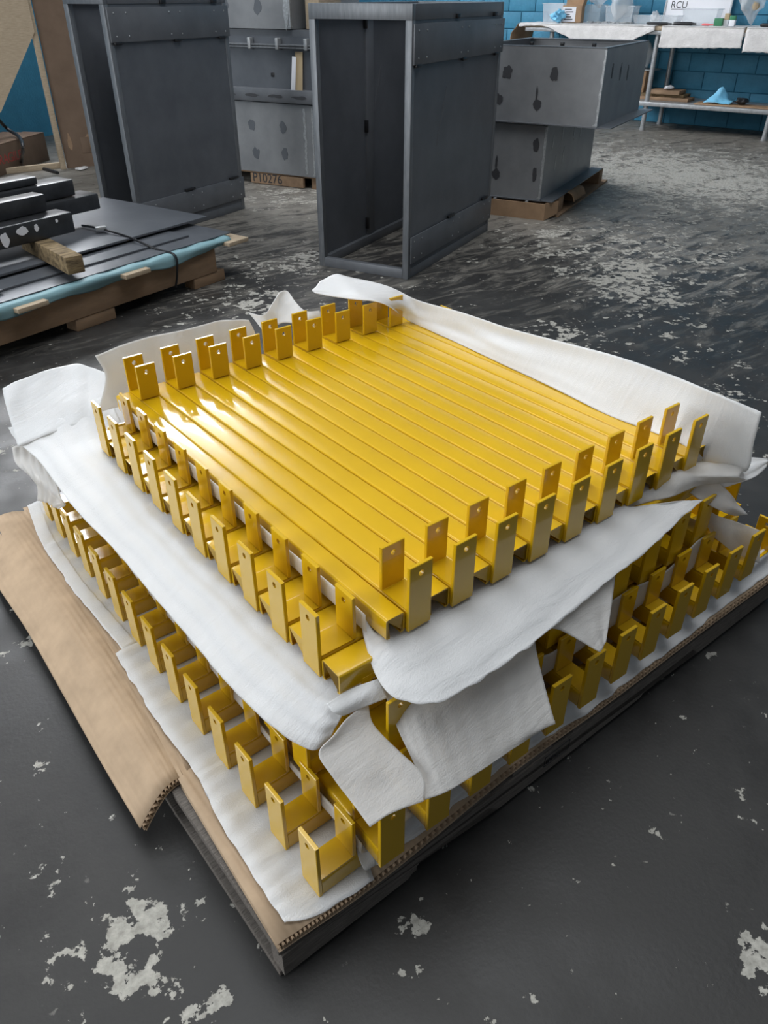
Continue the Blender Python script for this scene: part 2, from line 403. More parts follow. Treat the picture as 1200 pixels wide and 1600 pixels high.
def rotp(c, r, dx, dy): return (c[0] + dx * math.cos(r) - dy * math.sin(r), c[1] + dx * math.sin(r) + dy * math.cos(r))
R90 = math.pi / 2
# layers running away to the right (D2): 1, 3, 5      layers running away to the left (D1): 2, 4, 6
def layer_d2(c, z, rdeg, n, p, L, txt, open_w=None, yaw=None):
    r = math.radians(rdeg); yw = math.radians(rdeg if yaw is None else yaw)
    for k in range(n):
        x, y = rotp(c, r, 0, k * p)
        bar((x, y, z), yw, L, f'yellow bar with twin end plates, {ORD[k]} from the near corner {txt}', 'saddle bars ' + txt)
        if open_w:
            x, y = rotp(c, r, 0.10, k * p - open_w - 0.045)
            plain((x, y, z - 0.02), r, L - 0.2, open_w, f'plain yellow strut channel, {ORD[k]} from the near corner {txt}', 'strut channels ' + txt)
def layer_d1(c, z, rdeg, n, p, L, txt, open_w=None, nopen=0, yaw=None):
    r = math.radians(rdeg); yw = math.radians(rdeg if yaw is None else yaw)
    for k in range(n):
        x, y = rotp(c, r, k * p + 1.0, -T)
        bar((x, y, z), yw + R90, L + T, f'yellow bar with twin end plates, {ORD[k]} from the near corner {txt}', 'saddle bars ' + txt)
    for k in range(nopen):
        x, y = rotp(c, r, k * p - 0.019, 0.02)
        if k == 0: x -= 0.02
        plain((x, y, z - 0.01 + 0.012 * math.sin(k * 2.7)), r + R90 - (0.005 if k == 0 else 0), L - 0.1, open_w if k else 0.80, f'plain yellow strut channel, {ORD[k]} from the near corner {txt}', 'strut channels ' + txt)
layer_d2((-5.551, -2.379), -7.758, -1.84, 14, 2.106, 28.4, 'in the bottom layer', yaw=-0.2)
layer_d1((-3.732, -3.248), -6.697, 1.09, 12, 2.076, 28.2, 'in the second layer up', yaw=-1.9)
layer_d2((-4.0, 0.3), -5.65, -2.2, 10, 2.09, 25.4, 'in the third layer up')
layer_d1((-1.9, -1.38), -4.5, 0.6, 10, 2.05, 25.2, 'in the fourth layer up', yaw=-1.5)
layer_d2((-2.82, 1.023), -CH - 1.179, -1.5, 10, 2.076, 22.6, 'in the fifth layer up', 1.02)
layer_d1((0.08, 0.0), -CH, 0.0, 9, 2.023, 21.935, 'in the topmost layer', 0.985, 10)

# ------------------------------------------------------------------ main pallet and cardboard
ZC = -7.86                                             # top of the cardboard in bar units
def zz(z): return (z - ZF) * U
pr = math.radians(-0.5)
pal = empty('wood_pallet', W(-7.45, -2.85, ZF), pr)
PLX, PLY, PH = 31.0 * U, 30.5 * U, zz(ZC) - 0.0145
tag(pal, 'weathered grey wooden pallet under the yellow bars and cardboard', 'pallet')
nb = 9
for k in range(nb):
    y = k * (PLX - 0.12) / (nb - 1)
    box('deck_board', PALW, pal, y, y + 0.12, 0.004, PLY, PH - 0.018, PH, 0.002)
for k in range(4):
    y = k * (PLY - 0.04) / 3
    bm = bmesh.new()
    zt, zb = PH - 0.018, 0.016
    prof = [(0.004, zb)]
    for c in (0.40, 1.12):          # fork notches
        prof += [(c - 0.12, zb), (c - 0.09, zb + 0.03), (c + 0.09, zb + 0.03), (c + 0.12, zb)]
    prof += [(PLX - 0.004, zb), (PLX - 0.004, zt), (0.004, zt)]
    a = [bm.verts.new((x, y, z)) for x, z in prof]; b2 = [bm.verts.new((x, y + 0.038, z)) for x, z in prof]
    bm.faces.new(a); bm.faces.new(b2[::-1])
    for i in range(len(prof)): bm.faces.new((a[i], a[(i + 1) % len(prof)], b2[(i + 1) % len(prof)], b2[i]))
    bmesh.ops.triangulate(bm, faces=[f for f in bm.faces if len(f.verts) > 4])
    st = link('stringer', mesh_from(bm), PALW, pal)
    if k == 0: st0 = st
for x in (0.0, 0.20, 0.72, 1.0, PLX - 0.12):
    box('bottom_board', PALW, pal, x, x + 0.11, 0.01, PLY, 0.0, 0.016, 0.002)
# stamp on the stringer
stm = Matrix.Translation((0.66, -0.0008, 0.045)) @ Matrix.Rotation(R90, 4, 'X')
text_part('stamp', 'IPPC', INK, st0, stm, 0.022)
bm = bmesh.new()
for a in ((0.655, 0.735, 0.040, 0.0412), (0.655, 0.735, 0.070, 0.0712), (0.655, 0.6562, 0.040, 0.0712), (0.7338, 0.735, 0.040, 0.0712)):
    bbox(bm, a[0], a[1], -0.001, 0.0, a[2], a[3])
link('stamp_border', mesh_from(bm), INK, st0)

def cardboard(name, rows, nu, nv, label, thick=0.013, edge='first'):
    """corrugated sheet: two liners and a fluted core that shows along one cut edge (first column of points)"""
    rr = [resample(r, nv) for r in rows]
    cols = [resample([r[j] for r in rr], nu) for j in range(nv + 1)]
    grid = [[cols[j][i] for j in range(nv + 1)] for i in range(nu + 1)]
    root = empty(name, grid[0][0].copy()); o0 = grid[0][0].copy()
    def normal(i, j):
        du = grid[min(i + 1, nu)][j] - grid[max(i - 1, 0)][j]; dv = grid[i][min(j + 1, nv)] - grid[i][max(j - 1, 0)]
        n = du.cross(dv).normalized(); return n if n.z >= 0 else -n
    for nm, off in (('top_liner', 0.0), ('bottom_liner', -thick)):
        bm = bmesh.new()
        ed = lambda i, j: ((grid[i][1] - grid[i][0]).normalized() * 0.006 if (j == 0 and off == 0.0) else Vector((0, 0, 0)))
        vs = [[bm.verts.new(ed(i, j) + grid[i][j] - o0 + normal(i, j) * off + (normal(i, j) * 0.0004 * math.sin(i * 2.2) if nm == 'top_liner' else Vector())) for j in range(nv + 1)] for i in range(nu + 1)]
        for i in range(nu):
            for j in range(nv): bm.faces.new((vs[i][j], vs[i + 1][j], vs[i + 1][j + 1], vs[i][j + 1]))
        me = mesh_from(bm); me.shade_smooth(); l = link(nm, me, CARD, root)
        md = l.modifiers.new('thickness', 'SOLIDIFY'); md.thickness = 0.0011; md.offset = -1 if off == 0 else 1
    # fluting along the cut edge j = 0
    bm = bmesh.new(); edge_pts = [grid[i][0] for i in range(nu + 1)]
    length = sum((edge_pts[i + 1] - edge_pts[i]).length for i in range(nu))
    waves = max(3, int(length / 0.0135)); K = waves * 6
    fine = resample(edge_pts, K); fine2 = resample([grid[i][min(nv, 1)] for i in range(nu + 1)], K)
    prev = None
    for k in range(K + 1):
        i = min(nu, int(round(k / K * nu))); n = normal(i, 0)
        d = (fine2[k] - fine[k]).normalized()
        off = -thick / 2 + (thick / 2 - 0.0009) * math.sin(k / 6 * 2 * math.pi)
        a = bm.verts.new(fine[k] - o0 + n * off + d * 0.0005); b = bm.verts.new(fine[k] - o0 + n * off + d * 0.035)
        if prev: bm.faces.new((prev[0], a, b, prev[1]))
        prev = (a, b)
    me = mesh_from(bm); me.shade_smooth(); l = link('fluting', me, FLUTE, root)
    md = l.modifiers.new('thickness', 'SOLIDIFY'); md.thickness = 0.0013
    tag(root, label, 'cardboard'); return root
def cw(x, y, dz=0.0): return W(x, y, ZC + dz)
rows = []
for x, y0 in ((-7.45, -2.85), (-3.4, -3.05), (3.2, -2.88), (9.5, -3.05), (16, -3.1), (23.6, -3.25)):
    rows.append([cw(x, y0), cw(x + (0.45 if x < -7 else 0.2), y0 + 8), cw(x + (1.1 if x < -7 else .5), y0 + 18), cw(x + (2.0 if x < -7 else 1.0), 27.6)])
cardboard('cardboard_sheet', rows, 60, 10, 'flat corrugated cardboard sheet lying on the grey pallet, fluted edge showing')
# drooping flap at the left
fr = []
for xi, y, za, zb in ((0, 5.0, 0.1, -1.35), (0, 9, 0.1, -1.2), (0, 14, 0.12, -1.15), (0, 20, .12, -1.1), (0, 25, .1, -1.0), (0, 28.5, 0.0, -0.9)):
    pass
flap_in = [(288, 1213), (236, 1112), (186, 1020), (128, 925), (85, 858), (42, 797)]
flap_out = [(221, 1298), (160, 1195), (100, 1088), (42, 985), (-10, 905), (-38, 835)]
cols = []
for (a, b) in zip(flap_in, flap_out):
    A = PU(a[0], a[1], ZC + 0.02); B = PU(b[0], b[1], ZC - 1.15)
    mid = A.lerp(B, 0.5) + Vector((0, 0, 0.45 * U)); q1 = A.lerp(B, 0.25) + Vector((0, 0, 0.32 * U)); q3 = A.lerp(B, 0.78) + Vector((0, 0, 0.26 * U))
    inn = A + Vector((1.2 * U, 0.02, 0.001))
    cols.append([inn, A, q1, mid, q3, B])
rows = [[cols[j][i] for j in range(len(cols))] for i in range(6)]
cardboard('cardboard_flap', rows, 44, 24, 'corrugated cardboard flap drooping over the pallet edge towards the bare floor')

# ------------------------------------------------------------------ foam sheets
def fx(u, v, z): return PU(u, v, z)
zb = ZC + 0.05
# base sheets under the bottom layer
rows = []
for (u, v) in ((42, 790), (62, 842), (84, 878), (112, 920), (150, 965), (192, 1016)):
    o_ = fx(u, v, zb + 0.10); rows.append([o_, o_ + V(0.03, .004, 0.001), o_ + V(0.06, 0.006, -0.002), W(-1, o_.y / U + .5, zb)])
sheet('foam_sheet', rows, 60, 24, FOAM, 'white foam sheet under the bottom bars, beside the drooping cardboard flap', wr=0.0014, ws=18, fold=(15, 0, 0.9), ragged=0.004, seed=1)
rows = []
for (u, v) in ((180, 1022), (205, 1062), (232, 1105), (262, 1150), (300, 1200), (318, 1235), (345, 1290), (385, 1350), (418, 1402), (446, 1441)):
    o_ = fx(u, v, zb + 0.12); rows.append([o_, o_ + V(0.02, .002, 0.002), o_ + V(0.07, 0.01, -0.003), W(-3, o_.y / U + .4, zb + .02)])
rows[-1] = [fx(446, 1441, zb + .1), fx(472, 1438, zb + .1), fx(510, 1422, zb + .06), fx(585, 1374, zb + .03)]
sheet('foam_sheet', rows, 90, 26, FOAM, 'white foam sheet under the bottom bars at the near pallet corner', wr=0.0018, ws=14, fold=(18, 0, 0.7), ragged=0.004, seed=2)
rows = []
for k, x in enumerate((-3.35, -1, 2, 5, 8, 11, 14, 17, 20, 23.2)):
    y = -2.55 - (.30 if x > 7.5 else 0) - .05 * math.sin(k * 2.3)
    rows.append([W(x, y - .12, zb + 0.05), W(x, y + .1, zb + .12), W(x, -2.46 - .002 * x, zb + .35), W(x, -2.45 - .003 * x, -7.0), W(x + .1, -2.2, -6.84)])
sheet('foam_sheet', rows, 100, 10, FOAM, 'white foam strip peeking out under the bars along the fluted cardboard edge', wr=0.0012, ws=16, fold=(9, 0, 0.4), ragged=0.006, seed=3)
# sheet between bottom and second layer, ends hanging at the near corner
rows = []
for k, y in enumerate((-2.55, -1.0, 2, 6, 10, 14, 18, 22, 25)):
    x0 = -3.80 + 0.022 * y
    rows.append([W(x0 - .03, y, -6.2 + .25 * math.sin(k * 2.1)), W(x0 + .0, y, -6.72), W(x0 + 0.8, y, -6.80), W(x0 + 3, y + .1, -6.82)])
sheet('foam_sheet', rows, 110, 12, FOAMT, 'thin white foam sheet between the two lowest bar layers', wr=0.0012, ws=14, fold=(14, 0, 0.4), seed=4)
rows = [[fx(556, 1318, -6.6), fx(563, 1320, -6.65), fx(575, 1322, -6.7)], [fx(560, 1340, -7.0), fx(572, 1340, -7.05), fx(586, 1342, -7.1)], [fx(568, 1358, -7.35), fx(574, 1359, -7.4), fx(588, 1350, -7.4)]]
sheet('foam_sheet', rows, 10, 8, FOAMT, 'small folded foam corner hanging beside the first end plate near the pallet corner', wr=0.001, ws=20, seed=5)
# strip draped between second-layer inner posts and the fourth layer
rows = []
for k, x in enumerate((2.5, 4.5, 6.5, 8.5, 10.5, 12.5, 14.5, 16.5, 18.2)):
    h = -4.5 + 0.3 * math.sin(k * 1.9) + 0.015 * x
    yy = -1.67 + .0145 * x
    rows.append([W(x, yy + .3, -5.78), W(x, yy + .02, -5.72), W(x, yy, h - .5), W(x, yy + .01, h)])
sheet('foam_sheet', rows, 80, 12, FOAMT, 'thin crinkled foam strip running behind the inner posts of the second bar layer', wr=0.002, ws=12, fold=(7, 0.5, 0.5), seed=6)
# the big sheet draped to the left under the upper stack
RW = [
    ((160, 640), -1.6, (110, 650), -1.70, (59, 659), -2.00, (12, 668), -2.35),
    ((166, 680), -2.08, (119, 683), -2.16, (71, 687), -2.34, (27, 690), -2.6),
    ((186, 718), -2.1, (144, 719), -2.20, (102, 721), -2.42, (62, 722), -2.75),
    ((232, 776), -2.1, (193, 782), -2.21, (154, 789), -2.48, (117, 795), -2.85),
    ((285, 836), -2.1, (249, 844), -2.22, (214, 852), -2.50, (180, 860), -2.9),
    ((335, 888), -2.1, (300, 900), -2.22, (265, 911), -2.50, (232, 922), -2.9),
    ((380, 932), -2.1, (349, 952), -2.23, (319, 971), -2.53, (290, 990), -2.95),
    ((425, 978), -2.1, (403, 1010), -2.23, (381, 1042), -2.55, (360, 1072), -3.0),
    ((468, 1022), -2.1, (452, 1059), -2.25, (435, 1095), -2.60, (420, 1130), -3.1),
    ((508, 1062), -2.1, (500, 1099), -2.28, (492, 1137), -2.70, (484, 1172), -3.3),
    ((556, 1078), -2.15, (542, 1105), -2.31, (527, 1132), -2.67, (514, 1158), -3.2),
]
rows = []
for (a, za, b, zb_, c, zc, d, zd) in RW:
    A = fx(*a, za); rows.append([A + V(0.10, 0.0, 0.0), A, fx(*b, zb_), fx(*c, zc), fx(*d, zd)])
sheet('foam_sheet', rows, 140, 48, FOAM, 'large white foam sheet draped out to the left under the upper bars', wr=0.0035, ws=7, fold=(0.6, 4.5, 0.35), ragged=0.002, seed=7)
# raised back corner of the same wrapping
rows = [[fx(3, 606, -0.9), fx(52, 586, -0.5), fx(110, 569, -0.15), fx(142, 574, -0.1), fx(168, 584, -0.1)],
        [fx(8, 628, -1.3), fx(56, 604, -0.9), fx(112, 594, -.65), fx(146, 600, -.7), fx(172, 612, -0.8)],
        [fx(18, 662, -2.0), fx(62, 640, -1.6), fx(116, 632, -1.3), fx(150, 634, -1.3), fx(180, 640, -1.4)],
        [fx(28, 698, -2.6), fx(70, 680, -2.2), fx(120, 664, -1.95), fx(152, 660, -1.9), fx(190, 660, -1.95)]]
sheet('foam_sheet', rows, 30, 40, FOAM, 'white foam flap standing up at the far left corner of the upper bars', wr=0.004, ws=9, fold=(0.3, 4, 0.35), seed=8)
# thinner layers below that corner
rows = [[fx(19, 700, -3.0), fx(48, 690, -2.95), fx(75, 700, -2.95)], [fx(24, 722, -3.4), fx(56, 722, -3.2), fx(85, 740, -3.1)],
        [fx(42, 740, -3.8), fx(66, 752, -3.6), fx(95, 778, -3.4)], [fx(57, 756, -4.3), fx(74, 770, -4.1), fx(100, 790, -3.9)], [fx(58, 782, -5.0), fx(72, 785, -4.9), fx(92, 795, -4.6)]]
sheet('foam_sheet', rows, 30, 24, FOAMT, 'thin see-through foam hanging under the draped sheet at the far left', wr=0.004, ws=14, fold=(1, 5, 0.5), seed=9)
# turned-up strip between the two top layers
rows = []
for k, y in enumerate((0.8, 3, 6, 9, 12, 15, 18, 21.4)):
    x = -1.02 + 0.0145 * y
    rows.append([W(x + .25, y, -.90), W(x + .06, y, -.93), W(x, y, -.55), W(x - .02, y, -0.12 + .08 * math.sin(k * 2))])
sheet('foam_sheet', rows, 80, 10, FOAMT, 'thin foam strip turned up between the inner posts and the first top channel', wr=0.0012, ws=14, seed=10)
# sheet under the top layer, draped out over the right hand side
RW = [((560, 950), -0.5, (562, 958), -0.7, (566, 975), -0.9, (572, 1000), -1.2),
      ((585, 992), -0.95, (580, 1010), -1.1, (584, 1040), -1.35, (598, 1072), -1.55),
      ((612, 1000), -0.98, (612, 1025), -1.1, (620, 1060), -1.35, (634, 1094), -1.6),
      ((650, 985), -0.98, (662, 1015), -1.1, (676, 1055), -1.35, (692, 1096), -1.65),
      ((705, 955), -0.98, (722, 985), -1.1, (742, 1022), -1.35, (760, 1056), -1.62),
      ((760, 922), -0.98, (782, 950), -1.1, (806, 985), -1.35, (828, 1010), -1.6),
      ((820, 885), -0.98, (848, 908), -1.1, (876, 934), -1.35, (896, 952), -1.55),
      ((870, 855), -0.98, (906, 868), -1.1, (944, 884), -1.3, (966, 897), -1.5),
      ((915, 828), -0.95, (960, 826), -1.05, (1004, 832), -1.2, (1024, 850), -1.4),
      ((955, 800), -0.9, (1010, 795), -1.0, (1050, 792), -1.1, (1068, 808), -1.3),
      ((985, 792), -0.9, (1035, 786), -.95, (1072, 782), -1.05, (1098, 782), -1.2)]
rows = []
for k, (a, za, b, zb_, c, zc, d, zd) in enumerate(RW):
    A = fx(*a, za); rows.append([A + (V(0.0, 0.06, 0.0) if 1 < k < 9 else V(0.0, .015, 0)), A, fx(*b, zb_), fx(*c, zc), fx(*d, zd)])
sheet('foam_sheet', rows, 130, 40, FOAM, 'bright white foam sheet spread out under the top bars along their right ends', wr=0.003, ws=8, fold=(1.2, 3, 0.3), ragged=0.006, seed=11)
# rolled edge hugging the bar ends
rows = []
for (a, b, c, z) in (((868, 862), (866, 850), (874, 842), -1.0), ((888, 838), (884, 822), (896, 812), -.9), ((922, 815), (912, 795), (930, 785), -.75), ((962, 800), (950, 770), (968, 758), -.65),
                     ((1000, 788), (990, 752), (1006, 738), -.6), ((1022, 782), (1020, 745), (1030, 732), -.6), ((1050, 776), (1050, 740), (1062, 726), -.6), ((1085, 762), (1085, 738), (1100, 722), -.7), ((1120, 756), (1118, 742), (1130, 724), -.8), ((1165, 750), (1155, 744), (1162, 734), -1.0)):
    rows.append([fx(*a, z - .55), fx((a[0] + b[0]) / 2, (a[1] + b[1]) / 2, z - .2), fx(*b, z), fx(*c, z - .1)])
sheet('foam_sheet', rows, 90, 26, FOAMT, 'crumpled foam rolled up against the right ends of the top bars', wr=0.007, ws=16, seed=12)
rows = [[fx(1110, 742, -1.3), fx(1135, 728, -1.2), fx(1165, 716, -1.3), fx(1200, 716, -1.5)],
        [fx(1120, 752, -1.5), fx(1145, 740, -1.35), fx(1175, 732, -1.5), fx(1200, 722, -1.6)],
        [fx(1130, 762, -1.8), fx(1150, 756, -1.7), fx(1178, 746, -1.75), fx(1197, 730, -1.75)]]
sheet('foam_sheet', rows, 20, 34, FOAM, 'pointed white foam tongue sticking out beyond the far right corner of the bars', wr=0.003, ws=16, fold=(2, .5, .4), seed=13)
rows = [[fx(1078, 770, -1.7), fx(1092, 756, -1.5), fx(1110, 742, -1.4)], [fx(1100, 785, -2.1), fx(1120, 774, -1.9), fx(1138, 768, -1.8)],
        [fx(1130, 800, -2.6), fx(1144, 792, -2.4), fx(1152, 786, -2.4)], [fx(1150, 806, -3.0), fx(1160, 804, -2.9), fx(1168, 804, -2.9)]]
sheet('foam_sheet', rows, 24, 18, FOAMT, 'triangular foam piece hanging from the crumpled roll at the right', wr=0.003, ws=16, seed=14)
rows = [[fx(1098, 790, -3.2), fx(1120, 805, -3.4), fx(1150, 815, -3.8), fx(1185, 828, -4.5)], [fx(1104, 815, -3.9), fx(1125, 830, -4.1), fx(1152, 838, -4.5), fx(1188, 848, -5.1)],
        [fx(1112, 836, -4.6), fx(1130, 850, -4.9), fx(1152, 866, -5.5), fx(1186, 880, -6.0)]]
sheet('foam_sheet', rows, 24, 24, FOAMT, 'thin see-through foam standing among the posts at the far right end', wr=0.003, ws=16, seed=15)
# sheet hanging below, in shade
rows = [[fx(584, 1040, -1.75), fx(640, 1050, -1.9), fx(700, 1035, -1.9), fx(770, 1005, -1.9), fx(832, 965, -1.9)],
        [fx(598, 1075, -2.3), fx(650, 1100, -2.45), fx(710, 1085, -2.5), fx(780, 1050, -2.5), fx(838, 1015, -2.4)],
        [fx(622, 1140, -3.1), fx(670, 1160, -3.2), fx(730, 1140, -3.25), fx(795, 1100, -3.25), fx(850, 1068, -3.15)],
        [fx(652, 1205, -3.75), fx(690, 1210, -3.8), fx(746, 1185, -3.85), fx(808, 1150, -3.9), fx(866, 1126, -3.95)],
        [fx(664, 1250, -4.1), fx(700, 1236, -4.1), fx(750, 1205, -4.1), fx(808, 1166, -4.15), fx(867, 1126, -4.2)]]
sheet('foam_sheet', rows, 50, 70, FOAMT, 'foam sheet hanging in shade over the posts below the bright draped sheet', wr=0.0028, ws=6, fold=(0.3, 9, 0.10), seed=16)
rows = [[fx(520, 1150, -2.6), fx(545, 1120, -2.5), fx(575, 1098, -2.4)], [fx(498, 1178, -3.0), fx(545, 1150, -2.9), fx(584, 1132, -2.9)],
        [fx(520, 1215, -3.4), fx(570, 1200, -3.35), fx(622, 1172, -3.3)], [fx(548, 1252, -3.75), fx(605, 1232, -3.75), fx(660, 1212, -3.7)], [fx(578, 1292, -4.0), fx(612, 1270, -3.92), fx(662, 1252, -4.02)]]
sheet('foam_sheet', rows, 50, 36, FOAMT, 'foam tongue drooping over the first posts at the near corner', wr=0.004, ws=9, seed=17)
rows = [[fx(510, 1100, -2.05), fx(545, 1078, -1.95), fx(592, 1060, -1.7)], [fx(522, 1114, -2.2), fx(556, 1094, -2.1), fx(598, 1074, -1.9)], [fx(536, 1118, -2.5), fx(566, 1106, -2.4), fx(606, 1090, -2.2)]]
sheet('foam_sheet', rows, 16, 30, FOAM, 'narrow folded foam band bridging the near corner under the front channel', wr=0.002, ws=16, seed=18)
rows = [[fx(848, 985, -1.75), fx(880, 955, -1.7), fx(920, 925, -1.65), fx(962, 895, -1.65)], [fx(875, 985, -2.0), fx(902, 965, -2.0), fx(930, 945, -2.0), fx(958, 925, -2.0)], [fx(938, 1019, -2.9), fx(940, 1016, -2.88), fx(943, 1010, -2.85), fx(946, 1003, -2.8)]]
sheet('foam_sheet', rows, 34, 24, FOAMT, 'pointed foam corner hanging straight down from the bright draped sheet', wr=0.002, ws=14, fold=(.2, 2, .4), seed=19)
# upright sheet along the far right side of the top layer
RW = [((1070, 729), -0.95, (1110, 722), -1.05, (1165, 737), -1.35, (1178, 690), 0.5, (1189, 645), 2.15),
      ((1074, 700), 0.02, (1088, 684), .3, (1104, 664), 0.8, (1120, 642), 1.5, (1135, 622), 2.25),
      ((1020, 675), 0.03, (1024, 658), .4, (1030, 640), 0.9, (1040, 612), 1.6, (1050, 586), 2.3),
      ((947, 647), 0.03, (949, 630), .4, (952, 610), 0.9, (957, 582), 1.6, (962, 556), 2.3),
      ((860, 604), 0.03, (863, 590), .4, (866, 575), 0.8, (872, 553), 1.4, (878, 534), 2.0),
      ((780, 567), 0.03, (782, 555), .4, (785, 543), 0.8, (789, 527), 1.2, (793, 512), 1.75),
      ((717, 537), 0.03, (717, 527), .3, (717, 516), 0.6, (717, 502), 1.1, (718, 487), 1.6),
      ((660, 511), 0.03, (659, 503), .3, (657, 494), 0.6, (656, 482), 1.0, (656, 470), 1.45),
      ((634, 498), 0.2, (630, 490), .6, (626, 480), 1.2, (618, 466), 1.7, (600, 446), 2.0),
      ((600, 474), 1.9, (590, 471), 2.0, (580, 467), 2.1, (565, 455), 2.2, (548, 433), 2.2),
      ((540, 466), 2.1, (534, 461), 2.15, (528, 456), 2.2, (528, 445), 2.3, (524, 428), 2.3),
      ((492, 458), 2.2, (490, 456), 2.2, (488, 454), 2.25, (494, 448), 2.3, (500, 440), 2.3)]
rows = [[fx(*r[2 * k], r[2 * k + 1]) for k in range(5)] for r in RW]
sheet('foam_sheet', rows, 150, 26, FOAM, 'long white foam sheet standing up along the far right side of the top bars', wr=0.003, ws=6, fold=(.5, 2.5, 0.25), seed=20)
# back sheets
rows = [[W(-1.0, 22.6, 2.0), W(1.6, 22.9, 2.15), W(4, 22.7, 2.15), W(6.2, 22.8, 2.1), W(7.7, 22.4, 1.9)],
        [W(-0.8, 22.5, .8), W(1.6, 22.6, .9), W(4, 22.4, 1), W(6.2, 22.6, 1), W(8, 22.4, 1)],
        [W(-1.6, 22.4, -.9), W(1.5, 22.4, -.9), W(4, 22.3, -.9), W(6.2, 22.4, -.9), W(8.2, 22.4, -.9)]]
sheet('foam_sheet', rows, 24, 60, FOAMT, 'thin foam sheet standing behind the far end posts of the first top bars', wr=0.005, ws=9, fold=(.5, 5, .5), seed=21)
rows = [[fx(388, 489, .9), fx(412, 492, .9), fx(428, 470, 1.4), fx(438, 456, 1.7), fx(450, 456, 1.6), fx(462, 472, 1.2), fx(478, 486, .9), fx(500, 486, .8)],
        [fx(396, 498, .6), fx(415, 500, .6), fx(428, 486, .9), fx(436, 474, 1.1), fx(452, 474, 1.1), fx(468, 486, .8), fx(482, 496, .6), fx(503, 494, .6)],
        [fx(410, 516, 0), fx(420, 516, 0), fx(430, 510, 0.1), fx(440, 505, .2), fx(455, 505, .2), fx(472, 508, .1), fx(486, 510, 0), fx(505, 508, 0)]]
sheet('foam_sheet', rows, 24, 60, FOAM, 'crumpled white foam peak behind the far ends of the middle top bars', wr=0.003, ws=16, seed=22)

# ------------------------------------------------------------------ tall sheet-steel frames
def rivets_me(pts, axis, r=0.0055):
    bm = bmesh.new()
    for p in pts:
        mt = Matrix.Translation(p) @ (Matrix.Rotation(R90, 4, 'X') if axis == 'y' else Matrix.Rotation(R90, 4, 'Y')) @ Matrix.Diagonal((1, 1, 0.5, 1))
        bmesh.ops.create_uvsphere(bm, u_segments=8, v_segments=4, radius=r, matrix=mt)
    return mesh_from(bm, 60)
def steel_frame(loc, rz, L, Wd, H, label, front_panel=True):
    """open-ended sheet steel housing: local x along the long side, y across, front long side at y = 0, open end at x = 0"""
    t = 0.038
    r = empty('steel_housing', loc, rz)
    for x in (0, L - t):
        for y in (0, Wd - t):
            box('corner_post', TUBE, r, x, x + t, y, y + t, 0.0, H - 0.07, 0.002)
    for z0, z1, nm in ((H - 0.07, H, 'top_rail'), (0.0, 0.055, 'bottom_rail')):
        for x in (0, L - t): box(nm, TUBE if z0 > .1 else STEEL, r, x, x + t, 0.0 if z0 > .1 else t, Wd if z0 > .1 else Wd - t, z0, z1, 0.002)
        for y in (0, Wd - t): box(nm, STEEL, r, t, L - t, y, y + t, z0, z1, 0.002)
    box('side_panel', STEELD, r, t, L - t, 0.004, 0.010, 0.05, H - 0.06)
    # far panel in two sheets with a stiffener at the joint
    box('side_panel', STEELD, r, t, L * 0.45, Wd - 0.010, Wd - 0.004, 0.05, H - 0.06)
    box('side_panel', STEELD, r, L * 0.45 + 0.006, L - t, Wd - 0.010, Wd - 0.004, 0.05, H - 0.06)
    box('stiffener', STEEL, r, L * 0.45 + 0.006, L * 0.45 + 0.10, Wd - 0.022, Wd - 0.010, 0.05, H - 0.06, 0.002)
    for z in (0.10, H * 0.50, H - 0.13):
        box('hinge_tab', BLK, r, L * 0.45 - 0.006, L * 0.45 + 0.008, Wd - 0.034, Wd - 0.010, z, z + 0.07, 0.002)
    box('back_panel', STEELD, r, L - 0.012, L - 0.006, t, Wd - t, 0.05, H - 0.06)
    for z0, z1 in ((H - 0.265, H - 0.085), (0.085, 0.235)):
        cs = box('cover_strip', STEEL, r, 0.012 if z0 > .5 else 0.02, L + 0.006, -0.010, 0.0, z0, z1, 0.0015)
        pts = []
        for x in (0.06, 0.16, L * .48, L * .48 + 0.10, L - 0.14, L - 0.04):
            for z in (z0 + 0.03, z1 - 0.03): pts.append((x, -0.011, z))
        rv = link('rivets', rivets_me(pts, 'y'), GALV, cs)
    for x in (0.03, L * .5, L * .9):
        box('weld_tab', BLK, r, x, x + 0.06, -0.016, 0.0, H - 0.278, H - 0.262, 0.003)
    for x in (L * .42, L * .86):
        box('weld_tab', BLK, r, x, x + 0.10, -0.016, 0.0, 0.238, 0.252, 0.003)
        box('weld_tab', BLK, r, x, x + 0.05, -0.014, 0.0, H - 0.072, H - 0.050, 0.003)
    tag(r, label, 'steel frame'); return r
A0 = G(637, 437); A1 = G(762, 360)
d = (A1 - A0).normalized(); ang = math.atan2(d.y, d.x)
tb = steel_frame(A0, ang, 1.29, 0.61, 1.362, 'tall dark sheet-steel frame with open end, standing alone beyond the yellow bars')
